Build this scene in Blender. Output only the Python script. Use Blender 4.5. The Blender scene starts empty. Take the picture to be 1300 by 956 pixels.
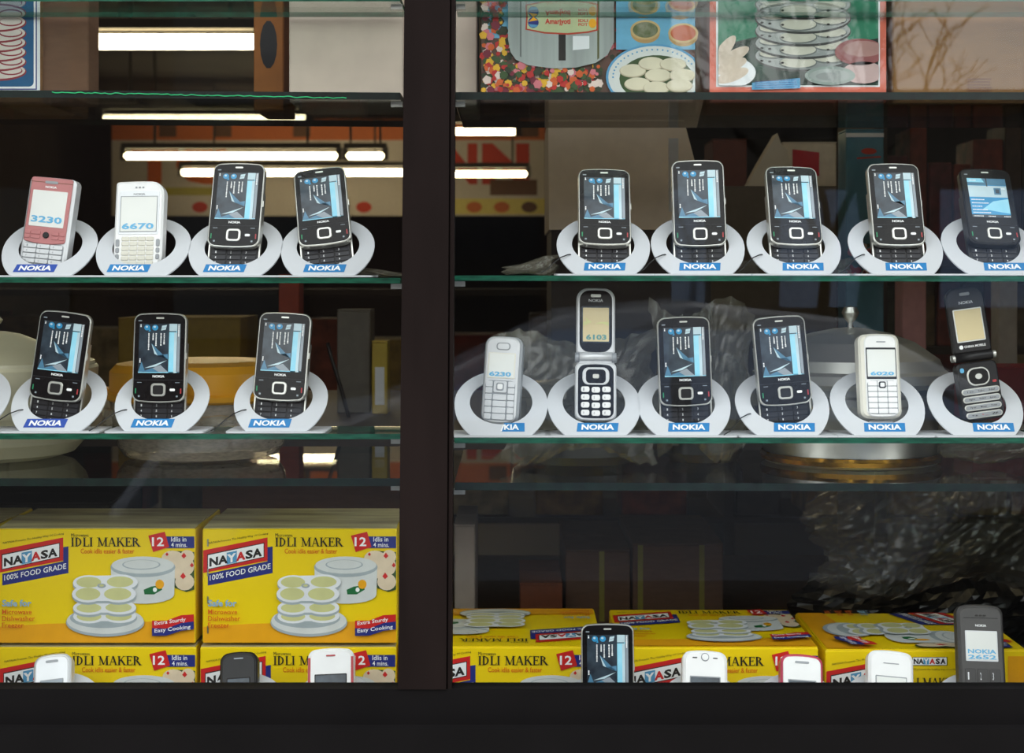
import bpy, math, random
from mathutils import Matrix, Vector

# ------------------------------------------------------------------ camera, sky, exposure
C = bpy.context.scene.collection
SC = bpy.context.scene
F = 2048.0           # focal length in pixels of a 1300 wide frame
ZC = 1.55            # eye height
HZ = 353.0           # row of the horizon

cam_d = bpy.data.cameras.new('camera')
cam = bpy.data.objects.new('camera', cam_d)
C.objects.link(cam)
cam.location = (0, 0, ZC)
cam.rotation_euler = (math.pi / 2, 0, 0)
cam_d.sensor_width = 36.0
cam_d.lens = 36.0 * F / 1300.0
cam_d.shift_y = -(478.0 - HZ) / 1300.0
cam_d.clip_start = 0.01
cam_d.dof.use_dof = True
cam_d.dof.focus_distance = 1.70
cam_d.dof.aperture_fstop = 13.0
SC.camera = cam

world = bpy.data.worlds.new('overcast_sky')
SC.world = world
world.use_nodes = True
wn = world.node_tree
wn.nodes.clear()
w_out = wn.nodes.new('ShaderNodeOutputWorld')
w_bg = wn.nodes.new('ShaderNodeBackground')
w_tc = wn.nodes.new('ShaderNodeTexCoord')
w_sep = wn.nodes.new('ShaderNodeSeparateXYZ')
w_rmp = wn.nodes.new('ShaderNodeValToRGB')
w_rmp.color_ramp.elements[0].position = 0.0
w_rmp.color_ramp.elements[0].color = (0.93, 0.93, 0.92, 1)
w_rmp.color_ramp.elements[1].position = 0.7
w_rmp.color_ramp.elements[1].color = (0.97, 0.985, 1.0, 1)
wn.links.new(w_tc.outputs['Generated'], w_sep.inputs[0])
wn.links.new(w_sep.outputs['Z'], w_rmp.inputs[0])
wn.links.new(w_rmp.outputs[0], w_bg.inputs['Color'])
wn.links.new(w_bg.outputs[0], w_out.inputs[0])
w_bg.inputs['Strength'].default_value = 2.6

vs = SC.view_settings
SC.display_settings.display_device = 'sRGB'
vs.view_transform = 'Standard'
vs.look = 'None'
vs.gamma = 1.0
vs.use_curve_mapping = False
vs.exposure = 0.22
SC.cycles.transparent_max_bounces = 32
SC.cycles.max_bounces = 8
SC.cycles.sample_clamp_indirect = 4.0
SC.cycles.caustics_reflective = False
SC.cycles.caustics_refractive = False


# ------------------------------------------------------------------ helpers
def W(px, py, Y):
    """a point of the place at depth Y (metres in front of the eye)"""
    return Vector(((px - 650.0) * Y / F, Y, ZC - (py - HZ) * Y / F))


def lin(c):
    c = c / 255.0
    return c / 12.92 if c <= 0.04045 else ((c + 0.055) / 1.055) ** 2.4


_mats = {}


def mat(name, rgb, rough=0.5, metal=0.0, spec=0.5, var=0.12, scale=60.0, emit=None, coat=0.0, stretch=None, bump=0.0, rgb2=None):
    if name in _mats:
        return _mats[name]
    m = bpy.data.materials.new(name)
    m.use_nodes = True
    nt = m.node_tree
    b = nt.nodes['Principled BSDF']
    b.inputs['Roughness'].default_value = rough
    b.inputs['Metallic'].default_value = metal
    b.inputs['Specular IOR Level'].default_value = spec
    b.inputs['Coat Weight'].default_value = coat
    base = [lin(v) for v in rgb] + [1]
    other = [lin(v) for v in rgb2] + [1] if rgb2 else [v * (1 - var) for v in base[:3]] + [1]
    tc = nt.nodes.new('ShaderNodeTexCoord')
    mp = nt.nodes.new('ShaderNodeMapping')
    nz = nt.nodes.new('ShaderNodeTexNoise')
    mx = nt.nodes.new('ShaderNodeMix')
    mx.data_type = 'RGBA'
    nz.inputs['Scale'].default_value = scale
    nz.inputs['Detail'].default_value = 4
    if stretch:
        mp.inputs['Scale'].default_value = stretch
    nt.links.new(tc.outputs['Object'], mp.inputs[0])
    nt.links.new(mp.outputs[0], nz.inputs['Vector'])
    rp = nt.nodes.new('ShaderNodeMapRange')
    rp.inputs[1].default_value = 0.35
    rp.inputs[2].default_value = 0.65
    nt.links.new(nz.outputs['Fac'], rp.inputs[0])
    nt.links.new(rp.outputs[0], mx.inputs[0])
    mx.inputs[6].default_value = base
    mx.inputs[7].default_value = other
    nt.links.new(mx.outputs[2], b.inputs['Base Color'])
    if bump:
        bp = nt.nodes.new('ShaderNodeBump')
        bp.inputs['Strength'].default_value = bump
        bp.inputs['Distance'].default_value = 0.002
        nt.links.new(nz.outputs['Fac'], bp.inputs['Height'])
        nt.links.new(bp.outputs[0], b.inputs['Normal'])
    if emit:
        b.inputs['Emission Color'].default_value = [lin(v) for v in rgb] + [1]
        b.inputs['Emission Strength'].default_value = emit
    _mats[name] = m
    return m


def glass_mat(name, tint, diffuse=None, dfac=0.0, rough=0.0, gain=1.0):
    """thin clear sheet: Fresnel mirror over see-through"""
    m = bpy.data.materials.new(name)
    m.use_nodes = True
    nt = m.node_tree
    nt.nodes.clear()
    out = nt.nodes.new('ShaderNodeOutputMaterial')
    tr = nt.nodes.new('ShaderNodeBsdfTransparent')
    gl = nt.nodes.new('ShaderNodeBsdfGlossy')
    gl.inputs['Roughness'].default_value = rough
    tr.inputs[0].default_value = tint + (1,)
    fr = nt.nodes.new('ShaderNodeFresnel')
    geo = nt.nodes.new('ShaderNodeNewGeometry')
    mr = nt.nodes.new('ShaderNodeMapRange')
    mr.inputs[3].default_value = 1.5
    mr.inputs[4].default_value = 1 / 1.5
    nt.links.new(geo.outputs['Backfacing'], mr.inputs[0])
    nt.links.new(mr.outputs[0], fr.inputs['IOR'])
    mu = nt.nodes.new('ShaderNodeMath')
    mu.operation = 'MULTIPLY'
    mu.use_clamp = True
    mu.inputs[1].default_value = gain
    nt.links.new(fr.outputs[0], mu.inputs[0])
    mix = nt.nodes.new('ShaderNodeMixShader')
    nt.links.new(mu.outputs[0], mix.inputs[0])
    src = tr
    if diffuse:
        df = nt.nodes.new('ShaderNodeBsdfDiffuse')
        df.inputs[0].default_value = tuple(lin(v) for v in diffuse) + (1,)
        m2 = nt.nodes.new('ShaderNodeMixShader')
        nz = nt.nodes.new('ShaderNodeTexNoise')
        nz.inputs['Scale'].default_value = 30
        r2 = nt.nodes.new('ShaderNodeMapRange')
        r2.inputs[3].default_value = dfac * 0.5
        r2.inputs[4].default_value = dfac * 1.5
        nt.links.new(nz.outputs['Fac'], r2.inputs[0])
        nt.links.new(r2.outputs[0], m2.inputs[0])
        nt.links.new(tr.outputs[0], m2.inputs[1])
        nt.links.new(df.outputs[0], m2.inputs[2])
        src = m2
    nt.links.new(src.outputs[0], mix.inputs[1])
    nt.links.new(gl.outputs[0], mix.inputs[2])
    nt.links.new(mix.outputs[0], out.inputs[0])
    _mats[name] = m
    return m


class MB:
    """collects faces for ONE mesh; s scales the local units"""

    def __init__(self, s=1.0):
        self.v, self.f, self.m, self.ms, self.s, self.sm = [], [], [], [], s, []

    def mi(self, m):
        if m not in self.ms:
            self.ms.append(m)
        return self.ms.index(m)

    def add(self, vs, fs, m, smooth=False):
        k, i = len(self.v), self.mi(m)
        self.v += [tuple(c * self.s for c in p) for p in vs]
        for f in fs:
            self.f.append([q + k for q in f])
            self.m.append(i)
            self.sm.append(smooth)
        return self

    def box(self, x0, y0, z0, x1, y1, z1, m):
        vs = [(x, y, z) for x in (x0, x1) for y in (y0, y1) for z in (z0, z1)]
        return self.add(vs, [(0, 1, 3, 2), (4, 6, 7, 5), (0, 4, 5, 1), (2, 3, 7, 6), (0, 2, 6, 4), (1, 5, 7, 3)], m)

    def prism(self, pts, y0, y1, m, bevel=0.0, mf=None, bscale=None, smooth=False):
        """outline pts (x,z) counter-clockwise seen from -Y; front at y0, back at y1, bevelled front edge"""
        n = len(pts)
        cx = (min(p[0] for p in pts) + max(p[0] for p in pts)) / 2
        cz = (min(p[1] for p in pts) + max(p[1] for p in pts)) / 2
        hw = max(p[0] for p in pts) - cx
        hh = max(p[1] for p in pts) - cz
        loops = []
        if bevel:
            ins = [(cx + (p[0] - cx) * (1 - bevel / hw), cz + (p[1] - cz) * (1 - bevel / hh)) for p in pts]
            loops.append([(x, y0, z) for x, z in ins])
            loops.append([(x, y0 + bevel, z) for x, z in pts])
        else:
            loops.append([(x, y0, z) for x, z in pts])
        loops.append([(x, y1, z) for x, z in pts])
        vs = [p for l in loops for p in l]
        fs = []
        for k in range(len(loops) - 1):
            for i in range(n):
                j = (i + 1) % n
                fs.append((k * n + i, (k + 1) * n + i, (k + 1) * n + j, k * n + j))
        self.add(vs, fs, m, smooth)
        self.add(loops[0], [tuple(range(n))], mf or m)
        self.add(loops[-1], [tuple(reversed(range(n)))], m)
        return self

    def poly(self, pts, y, m):
        """flat print on a plane facing -Y"""
        return self.add([(p[0], y, p[1]) for p in pts], [tuple(range(len(pts)))], m)

    def lathe(self, prof, cx, cy, m, n=40, mats=None):
        """profile of (radius, z) from bottom to top"""
        vs = []
        for r, z in prof:
            for i in range(n):
                a = 2 * math.pi * i / n
                vs.append((cx + max(r, 1e-5) * math.cos(a), cy + max(r, 1e-5) * math.sin(a), z))
        for k in range(len(prof) - 1):
            fs = [(k * n + i, k * n + (i + 1) % n, (k + 1) * n + (i + 1) % n, (k + 1) * n + i) for i in range(n)]
            self.add(vs[k * n:(k + 2) * n], [tuple(q - k * n for q in f) for f in fs], mats[k] if mats else m, True)
        return self

    def tube(self, pts, r, m, n=6):
        pts = [Vector(p) for p in pts]
        vs, fs = [], []
        for k, p in enumerate(pts):
            d = (pts[min(k + 1, len(pts) - 1)] - pts[max(k - 1, 0)]).normalized()
            a = d.cross(Vector((0.13, 0.3, 1))).normalized()
            b = d.cross(a)
            rr = r[k] if isinstance(r, (list, tuple)) else r
            for i in range(n):
                t = 2 * math.pi * i / n
                vs.append(tuple(p + a * rr * math.cos(t) + b * rr * math.sin(t)))
        for k in range(len(pts) - 1):
            for i in range(n):
                fs.append((k * n + i, k * n + (i + 1) % n, (k + 1) * n + (i + 1) % n, (k + 1) * n + i))
        fs.append(tuple(range(n)))
        fs.append(tuple(reversed(range((len(pts) - 1) * n, len(pts) * n))))
        return self.add(vs, fs, m, True)

    def mesh(self, name):
        me = bpy.data.meshes.new(name)
        me.from_pydata(self.v, [], self.f)
        for m in self.ms:
            me.materials.append(m)
        me.polygons.foreach_set('material_index', self.m)
        me.polygons.foreach_set('use_smooth', self.sm)
        me.validate()
        me.update()
        return me

    def build(self, name, parent=None):
        return link(name, self.mesh(name), parent)


def link(name, me, parent=None):
    o = bpy.data.objects.new(name, me)
    C.objects.link(o)
    if parent:
        o.parent = parent
    return o


def tag(o, label=None, cat=None, group=None, kind=None):
    for k, v in (('label', label), ('category', cat), ('group', group), ('kind', kind)):
        if v:
            o[k] = v
    return o


def thing(name, label, cat, loc=(0, 0, 0), group=None):
    o = bpy.data.objects.new(name, None)
    o.empty_display_size = 0.02
    C.objects.link(o)
    o.location = loc
    return tag(o, label, cat, group)


def copy_tree(o, parent=None, strip=True):
    c = o.copy()
    C.objects.link(c)
    c.parent = parent
    for ch in KIDS.get(o.name, list(o.children)):
        copy_tree(ch, c)
    return c


KIDS = {}


def rrect(x0, z0, x1, z1, r, n=4, top=0.0, bot=0.0, radii=None):
    """rounded rectangle, counter-clockwise seen from the front; top / bot bow the short edges outwards"""
    rs = radii or (r, r, r, r)      # bottom-left, bottom-right, top-right, top-left
    out = []
    for (cx, cz, a0, rr) in ((x0, z0, 180, rs[0]), (x1, z0, 270, rs[1]), (x1, z1, 0, rs[2]), (x0, z1, 90, rs[3])):
        px = cx + rr if cx == x0 else cx - rr
        pz = cz + rr if cz == z0 else cz - rr
        for i in range(n + 1):
            a = math.radians(a0 + 90.0 * i / n)
            out.append((px + rr * math.cos(a), pz + rr * math.sin(a)))
        if (top and cx == x1 and cz == z1) or (bot and cx == x0 and cz == z0):
            zz = out[-1][1]
            xa, xb = (x1 - rs[2], x0 + rs[3]) if cz == z1 else (x0 + rs[0], x1 - rs[1])
            for t in (0.25, 0.5, 0.75):
                out.append((xa + (xb - xa) * t, zz))
    w = (x1 - x0) / 2.0
    mx = (x0 + x1) / 2.0
    res = []
    for x, z in out:
        k = 1 - ((x - mx) / w) ** 2
        t = (z - z0) / (z1 - z0)
        res.append((x, z + k * (top * t - bot * (1 - t))))
    return res


def ell(cx, cz, a, b, n=20):
    return [(cx + a * math.cos(2 * math.pi * i / n), cz + b * math.sin(2 * math.pi * i / n)) for i in range(n)]


_glyph = {}


def text_shape(s, bold=0.0, res=3):
    key = (s, bold, res)
    if key not in _glyph:
        cu = bpy.data.curves.new('lettering', 'FONT')
        cu.body = s
        cu.size = 1.0
        cu.offset = bold
        cu.resolution_u = res
        cu.fill_mode = 'FRONT'
        ob = bpy.data.objects.new('lettering', cu)
        C.objects.link(ob)
        bpy.context.view_layer.update()
        me = bpy.data.meshes.new_from_object(ob.evaluated_get(bpy.context.evaluated_depsgraph_get()))
        vs = [tuple(v.co) for v in me.vertices]
        fs = [tuple(p.vertices) for p in me.polygons]
        bpy.data.objects.remove(ob)
        bpy.data.curves.remove(cu)
        bpy.data.meshes.remove(me)
        x0, x1 = min(v[0] for v in vs), max(v[0] for v in vs)
        y0, y1 = min(v[1] for v in vs), max(v[1] for v in vs)
        _glyph[key] = ([((v[0] - x0) / max(x1 - x0, 1e-6), (v[1] - y0) / max(y1 - y0, 1e-6)) for v in vs], fs)
    return _glyph[key]


def text(mb, s, x0, z0, x1, z1, y, m, bold=0.0, slope=0.0, shear=0.0, res=3, rot=False):
    """flat lettering stretched into a rectangle (z0 low, z1 high); slope lifts it to the right"""
    vs, fs = text_shape(s, bold, res)
    pts = []
    for u, v in vs:
        if rot:
            u, v = 1 - v, u
            u, v = 1 - u, 1 - v
        x = x0 + (x1 - x0) * u + shear * v
        pts.append((x, y, z0 + (z1 - z0) * v + slope * u))
    mb.add(pts, fs, m)


def place(o, loc, roll=0.0, tilt=0.0, yaw=0.0, s=1.0):
    o.matrix_world = (Matrix.Translation(loc) @ Matrix.Rotation(math.radians(yaw), 4, 'Z') @ Matrix.Rotation(math.radians(roll), 4, 'Y')
                      @ Matrix.Rotation(math.radians(-tilt), 4, 'X') @ Matrix.Scale(s, 4))


# ------------------------------------------------------------------ materials
M_frame = mat('dark_brown_paint', (30, 23, 22), 0.7, spec=0.05, var=0.35, scale=9, rgb2=(24, 18, 17), stretch=(3, 3, 0.6))
M_rail = mat('black_brown_paint', (11, 9, 10), 0.8, spec=0.12, var=0.3, scale=12)
M_pane = glass_mat('window_glass', (0.96, 0.98, 0.97), gain=1.5)
M_shelf = glass_mat('shelf_glass', (0.93, 0.965, 0.945), gain=1.0)
M_edge = mat('green_glass_edge', (28, 96, 74), 0.2, var=0.5, scale=40, rgb2=(14, 60, 46), stretch=(1, 1, 6))
M_edge_dark = mat('dark_green_glass_edge', (12, 32, 27), 0.25, var=0.6, scale=60, rgb2=(8, 16, 15))
M_white = mat('white_card', (236, 239, 243), 0.55, var=0.04, scale=20)
M_stand = mat('grey_white_stand_card', (206, 209, 214), 0.5, var=0.04, scale=20)
M_logo_blue = mat('blue_print', (40, 128, 192), 0.5, var=0.1)
M_logo_navy = mat('deep_blue_print', (45, 80, 170), 0.5, var=0.1)
M_ink_white = mat('white_ink', (248, 249, 250), 0.5, var=0.03)
M_chrome = mat('satin_chrome', (214, 214, 208), 0.28, 0.75, var=0.08)
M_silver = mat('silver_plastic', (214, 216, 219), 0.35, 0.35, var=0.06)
M_silver_d = mat('mid_grey_plastic', (150, 154, 158), 0.4, 0.2, var=0.08)  # mid grey for phone shells, key beds and small parts
M_black = mat('gloss_black_plastic', (20, 19, 21), 0.15, var=0.2, spec=0.22)
M_black_mat = mat('satin_black_plastic', (28, 27, 29), 0.35, var=0.2, spec=0.3)
M_key = mat('charcoal_key', (46, 46, 51), 0.35, var=0.12, spec=0.3)
M_scr = mat('screen_slate', (62, 76, 88), 0.12, var=0.5, scale=45, rgb2=(36, 44, 54))
M_cyan = mat('screen_cyan', (120, 205, 236), 0.15, var=0.15, scale=30, rgb2=(166, 224, 244))
M_scr_blue = mat('screen_blue', (84, 134, 166), 0.15, var=0.2)
M_scr_pale = mat('screen_pale', (196, 220, 230), 0.15, var=0.1)
M_scr_icon = mat('screen_icon_blue', (60, 160, 215), 0.15, var=0.2)
M_scr_grey = mat('screen_grey', (150, 160, 170), 0.15, var=0.1)
M_lcd_white = mat('screen_white', (228, 230, 226), 0.2, var=0.05, scale=25)
M_lcd_cream = mat('screen_cream', (222, 205, 160), 0.2, var=0.08, scale=20)
M_lcd_blue = mat('digit_blue', (98, 178, 222), 0.3, var=0.08)
M_lcd_teal = mat('digit_teal', (92, 150, 150), 0.3, var=0.08)
M_pink = mat('dusty_pink_plastic', (186, 118, 118), 0.35, 0.15, var=0.08)
M_white_pl = mat('white_plastic', (240, 240, 240), 0.3, var=0.04)
M_ivory_key = mat('ivory_key', (222, 219, 206), 0.4, var=0.06)
M_green = mat('call_green', (20, 140, 90), 0.4)
M_red = mat('end_red', (180, 50, 55), 0.4)
M_wire = mat('black_wire', (18, 18, 19), 0.5)
M_metal = mat('bare_metal', (190, 190, 185), 0.3, 0.9)
M_steel = mat('polished_steel', (226, 225, 220), 0.30, 0.95, var=0.05, scale=4)
M_gold = mat('brass_band', (206, 150, 50), 0.2, 0.9)
M_card = mat('brown_cardboard', (146, 106, 64), 0.9, var=0.14, scale=35, stretch=(1, 1, 5))
M_card_d = mat('dark_cardboard', (112, 82, 62), 0.9, var=0.14, scale=35, stretch=(1, 1, 5))
M_card_g = mat('grey_cardboard', (206, 190, 176), 0.9, var=0.1, scale=26)
M_yel = mat('yellow_print', (247, 214, 8), 0.38, var=0.03, scale=12)
M_org = mat('orange_print', (243, 172, 22), 0.38, var=0.05)
M_dust = mat('dusty_carton_top', (204, 190, 142), 0.8, scale=9, rgb2=(146, 130, 98), stretch=(0.7, 4, 1))
M_pblue = mat('navy_print', (38, 48, 128), 0.4, var=0.06)
M_pred = mat('red_print', (210, 38, 36), 0.4, var=0.06)
M_pblack = mat('black_ink', (28, 24, 20), 0.5)
M_pgreen = mat('leaf_green_print', (58, 84, 40), 0.5, var=0.3)
M_cream = mat('cream_print', (236, 216, 186), 0.4, var=0.12, scale=60)
M_pgrey = mat('pale_grey_print', (220, 224, 222), 0.4, var=0.08)
M_pgrey2 = mat('mid_grey_print', (172, 184, 188), 0.4, var=0.1)
M_pwell = mat('pale_olive_print', (214, 214, 150), 0.4, var=0.08)
M_ptxt = mat('orange_ink', (226, 104, 20), 0.4)
M_psky = mat('pale_blue_ink', (150, 190, 220), 0.4)
M_lblue = mat('light_blue_print', (90, 160, 205), 0.45, var=0.1)
M_inside_wall = mat('shop_wall_paint', (74, 66, 58), 0.9, scale=3)
M_floor = mat('shop_floor_tile', (70, 64, 58), 0.6, scale=2)
M_ceil = mat('shop_ceiling_paint', (96, 92, 86), 0.9, scale=2)
M_lamp = mat('fluorescent_tube', (255, 234, 186), 0.4, emit=12.0, var=0.0)
M_film = glass_mat('clear_plastic_film', (0.90, 0.90, 0.88), (200, 198, 185), 0.10, 0.22, 1.6)
M_film_d = glass_mat('dusty_plastic_film', (0.80, 0.80, 0.77), (176, 170, 148), 0.22, 0.25, 1.6)

# ------------------------------------------------------------------ the shop shell (setting)
YG = 1.60                                     # window pane
XL, XR = W(-170, 0, YG).x, W(1470, 0, YG).x
Z_TOP = ZC + 0.62
Z_RAIL = ZC - 513.0 / F * 1.615               # top of the bottom rail


def struct(name, mb):
    return tag(mb.build(name), kind='structure')


def simple_box(name, x0, y0, z0, x1, y1, z1, m):
    return MB().box(x0, y0, z0, x1, y1, z1, m).build(name)


M_facade = mat('facade_stone', (120, 112, 104), 0.9, scale=6)
struct('wall_front', MB().box(-4.2, 1.56, 0, XL - 0.05, 1.72, 3.2, M_facade).box(XR + 0.05, 1.56, 0, 4.2, 1.72, 3.2, M_facade)
       .box(XL - 0.05, 1.56, Z_TOP + 0.05, XR + 0.05, 1.72, 3.2, M_facade)
       .box(XL - 0.05, 1.56, 0, XR + 0.05, 1.72, Z_RAIL - 0.16, M_facade))
struct('wall_left', MB().box(-4.3, 1.56, 0, -4.2, 19, 3.2, M_inside_wall))
struct('wall_right', MB().box(4.2, 1.56, 0, 4.3, 19, 3.2, M_inside_wall))
struct('wall_back', MB().box(-4.3, 19, 0, 4.3, 19.1, 3.2, M_inside_wall))
struct('floor', MB().box(-4.3, 1.56, -0.1, 4.3, 19.1, 0.0, M_floor))
struct('ceiling', MB().box(-4.3, 1.56, 3.2, 4.3, 19.1, 3.3, M_ceil))

# upright between the two panes, a little out of plumb, with a grooved right edge
MX0t, MX1t, MX0b, MX1b = 515.0, 578.5, 506.5, 574.0
mb = MB()


def lean_bar(mb, a0, a1, y0, y1, m):
    """a bar whose left/right edges are shares a0..a1 across the upright"""
    def X(a, py):
        t = (py + 400) / 1260.0
        xl = 518.6 + (506.4 - 518.6) * t
        xr = 580.4 + (573.8 - 580.4) * t
        return (xl + (xr - xl) * a - 650) * YG / F
    zt, zb = Z_TOP, Z_RAIL
    vs = []
    for (z, py) in ((zb, 860), (zt, -400)):
        vs += [(X(a0, py), y0, z), (X(a1, py), y0, z), (X(a1, py), y1, z), (X(a0, py), y1, z)]
    mb.add(vs, [(0, 1, 5, 4), (1, 2, 6, 5), (2, 3, 7, 6), (3, 0, 4, 7), (4, 5, 6, 7), (3, 2, 1, 0)], m)


lean_bar(mb, 0.0, 0.90, YG - 0.014, YG + 0.02, M_frame)
lean_bar(mb, 0.90, 0.93, YG - 0.008, YG + 0.02, M_frame)
lean_bar(mb, 0.93, 1.0, YG - 0.012, YG + 0.02, M_frame)
struct('trim_1', mb)
# bottom rail of the window frame, stepped, with a bead
struct('trim_2', MB().box(XL - 0.05, YG - 0.012, Z_RAIL - 0.035, XR + 0.05, YG + 0.014, Z_RAIL, M_rail)
       .box(XL - 0.05, YG - 0.03, Z_RAIL - 0.16, XR + 0.05, YG + 0.016, Z_RAIL - 0.035, M_rail))
struct('trim_3', MB().box(XL - 0.05, YG - 0.014, Z_TOP, XR + 0.05, YG + 0.02, Z_TOP + 0.05, M_frame)
       .box(XL - 0.05, YG - 0.014, Z_RAIL, XL, YG + 0.02, Z_TOP, M_frame).box(XR, YG - 0.014, Z_RAIL, XR + 0.05, YG + 0.02, Z_TOP, M_frame))
for k, (a, b) in enumerate(((XL, W(512, 0, YG).x), (W(576, 0, YG).x, XR))):
    me = MB().add([(a, YG, Z_RAIL), (b, YG, Z_RAIL), (b, YG, Z_TOP), (a, YG, Z_TOP)], [(0, 1, 2, 3)], M_pane)
    struct('window_%d' % (k + 1), me)

# ------------------------------------------------------------------ the street behind the viewer (seen mirrored in the panes)
M_asph = mat('asphalt', (40, 40, 41), 0.9, scale=20)
M_brick = mat('old_brick', (62, 50, 46), 0.9, scale=3)
M_bark = mat('bare_bark', (46, 40, 36), 0.9)
M_carp = mat('silver_blue_car_paint', (128, 136, 150), 0.25, 0.4, var=0.05)
M_carg = mat('car_window', (110, 130, 160), 0.05, 0.6)
M_tyre = mat('tyre', (20, 20, 21), 0.8)
struct('bounce_pavement', MB().box(-8, -2.3, -0.02, 8, 1.56, 0.004, mat('pale_bounce_paving', (168, 164, 156), 0.85, scale=4)))  # unseen strip added, pale to bounce daylight up onto the cartons
struct('ground', MB().box(-30, -40, -0.1, 30, 1.56, 0.0, M_asph))
bl = thing('building', 'dark brick building across the street, mirrored in the left pane', 'building', (-7.5, -14, 0))
MB().box(-9.5, -3, 0, 9.2, 0, 5.6, M_brick).build('facade', bl)
for r in range(2):
    for q in range(7):
        f = MB().box(-8.6 + q * 2.5, 0, 0.9 + r * 2.5, -7.2 + q * 2.5, 0.06, 2.5 + r * 2.5, mat('dark_house_window', (36, 36, 40), 0.2)).build('window', bl)

b2 = thing('building', 'low pale building far down the street, added to cut the mirrored sky', 'building', (9.5, -27, 0))  # far block added to keep mirrored sky out of the lower right pane
MB().box(-8.5, -4, 0, 10, 0, 4.8, mat('far_plaster', (74, 70, 66), 0.9, scale=1)).build('facade', b2)
MB().box(-8.8, -4.2, 4.8, 10.3, 0.3, 5.05, M_brick).build('roof_edge', b2)
for q in range(6):
    MB().box(-7.5 + q * 3, 0, 1.0, -5.9 + q * 3, 0.06, 3.2, M_carg).build('window', b2)


def street_tree(x, y, seed, label):
    rnd = random.Random(seed)
    t = thing('bare_tree', label, 'tree', (x, y, 0), 'bare street trees')
    tr, br = MB(), MB()

    def limb(p, d, L, r, k):
        q = p + d * L
        mid = p + d * L * 0.5 + Vector((rnd.uniform(-1, 1), rnd.uniform(-1, 1), 0)) * L * 0.06
        (tr if k == 0 else br).tube([p, mid, q], [r, r * 0.85, r * 0.65], M_bark, 5)
        if k < 6:
            for i in range(3 if k < 5 else 2):
                a = rnd.uniform(0, 6.28)
                s = rnd.uniform(0.35, 0.8)
                d2 = (d + Vector((math.cos(a) * s, math.sin(a) * s, rnd.uniform(-0.1, 0.25)))).normalized()
                limb(q if i else mid.lerp(q, 0.7), d2, L * rnd.uniform(0.62, 0.84), max(0.006, r * 0.58), k + 1)
    limb(Vector((0, 0, 0)), Vector((0.03, 0, 1)), 2.0, 0.11, 0)
    tr.build('trunk', t)
    br.build('branches', t)


street_tree(2.7, -9.0, 4, 'bare tree in the street mirrored above the brown carton')
street_tree(6.4, -12.5, 8, 'bare tree in the street mirrored at the right edge of the pane')
street_tree(4.3, -19, 21, 'bare tree mirrored above the salmon bordered carton')
street_tree(8.6, -17, 15, 'bare tree further down the street, mirrored in the right pane')


def car():
    t = thing('parked_car', 'silver blue car parked in the street, mirrored in the panes', 'car', (0.55, -4.9, 0))
    prof = [(-2.15, 0.35), (-2.2, 0.75), (-1.35, 0.95), (-0.55, 1.40), (0.75, 1.44), (1.55, 1.02), (2.15, 0.95), (2.2, 0.4)]
    prof = [(-2.15, 0.35), (2.2, 0.35), (2.22, 0.62), (2.12, 0.92), (1.55, 1.00), (0.85, 1.38), (0.2, 1.45), (-0.35, 1.40), (-1.2, 0.98), (-2.0, 0.84), (-2.18, 0.6)]
    b = MB()
    n = len(prof)
    rings = []
    for y, s in ((0, 0.93), (0.1, 1.0), (1.6, 1.0), (1.7, 0.93)):
        rings.append([(x * (0.97 if s < 1 else 1), y + (0.14 if y < 0.8 else -0.14) * max(0, z - 0.9) / 0.5, 0.35 + (z - 0.35) * (0.985 if s < 1 else 1)) for x, z in prof])
    vs = [p for r in rings for p in r]
    fs = []
    for k in range(3):
        for i in range(n):
            j = (i + 1) % n
            fs.append((k * n + i, k * n + j, (k + 1) * n + j, (k + 1) * n + i))
    b.add(vs, fs, M_carp)
    b.add(rings[0], [tuple(reversed(range(n)))], M_carp)
    b.add(rings[3], [tuple(range(n))], M_carp)
    b.build('body', t)
    for (xa, xb, xc, xd) in ((-1.0, 0.08, 0.08, -0.38), (0.16, 1.3, 0.78, 0.16)):
        w = MB()
        y0 = 1.73
        w.add([(xa, y0, 0.99), (xb, y0, 0.99), (xc, y0 - 0.12, 1.34), (xd, y0 - 0.12, 1.34), (xa, y0 - 0.06, 0.99), (xb, y0 - 0.06, 0.99), (xc, y0 - 0.18, 1.34), (xd, y0 - 0.18, 1.34)],
              [(0, 3, 2, 1), (4, 5, 6, 7), (0, 1, 5, 4), (2, 3, 7, 6)], M_carg)
        w.build('side_window', t)
    for x in (-1.4, 1.4):
        for y in (0.05, 1.65):
            w = MB()
            w.add([(x + 0.32 * math.cos(a * math.pi / 12), y - 0.1, 0.32 + 0.32 * math.sin(a * math.pi / 12)) for a in range(24)] +
                  [(x + 0.32 * math.cos(a * math.pi / 12), y + 0.1, 0.32 + 0.32 * math.sin(a * math.pi / 12)) for a in range(24)],
                  [tuple(range(24)), tuple(reversed(range(24, 48)))] + [(a, 24 + a, 24 + (a + 1) % 24, (a + 1) % 24) for a in range(24)], M_tyre)
            w.build('wheel', t)


car()

# ------------------------------------------------------------------ glass shelves
YS = 1.66                                    # front edge of every shelf


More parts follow.
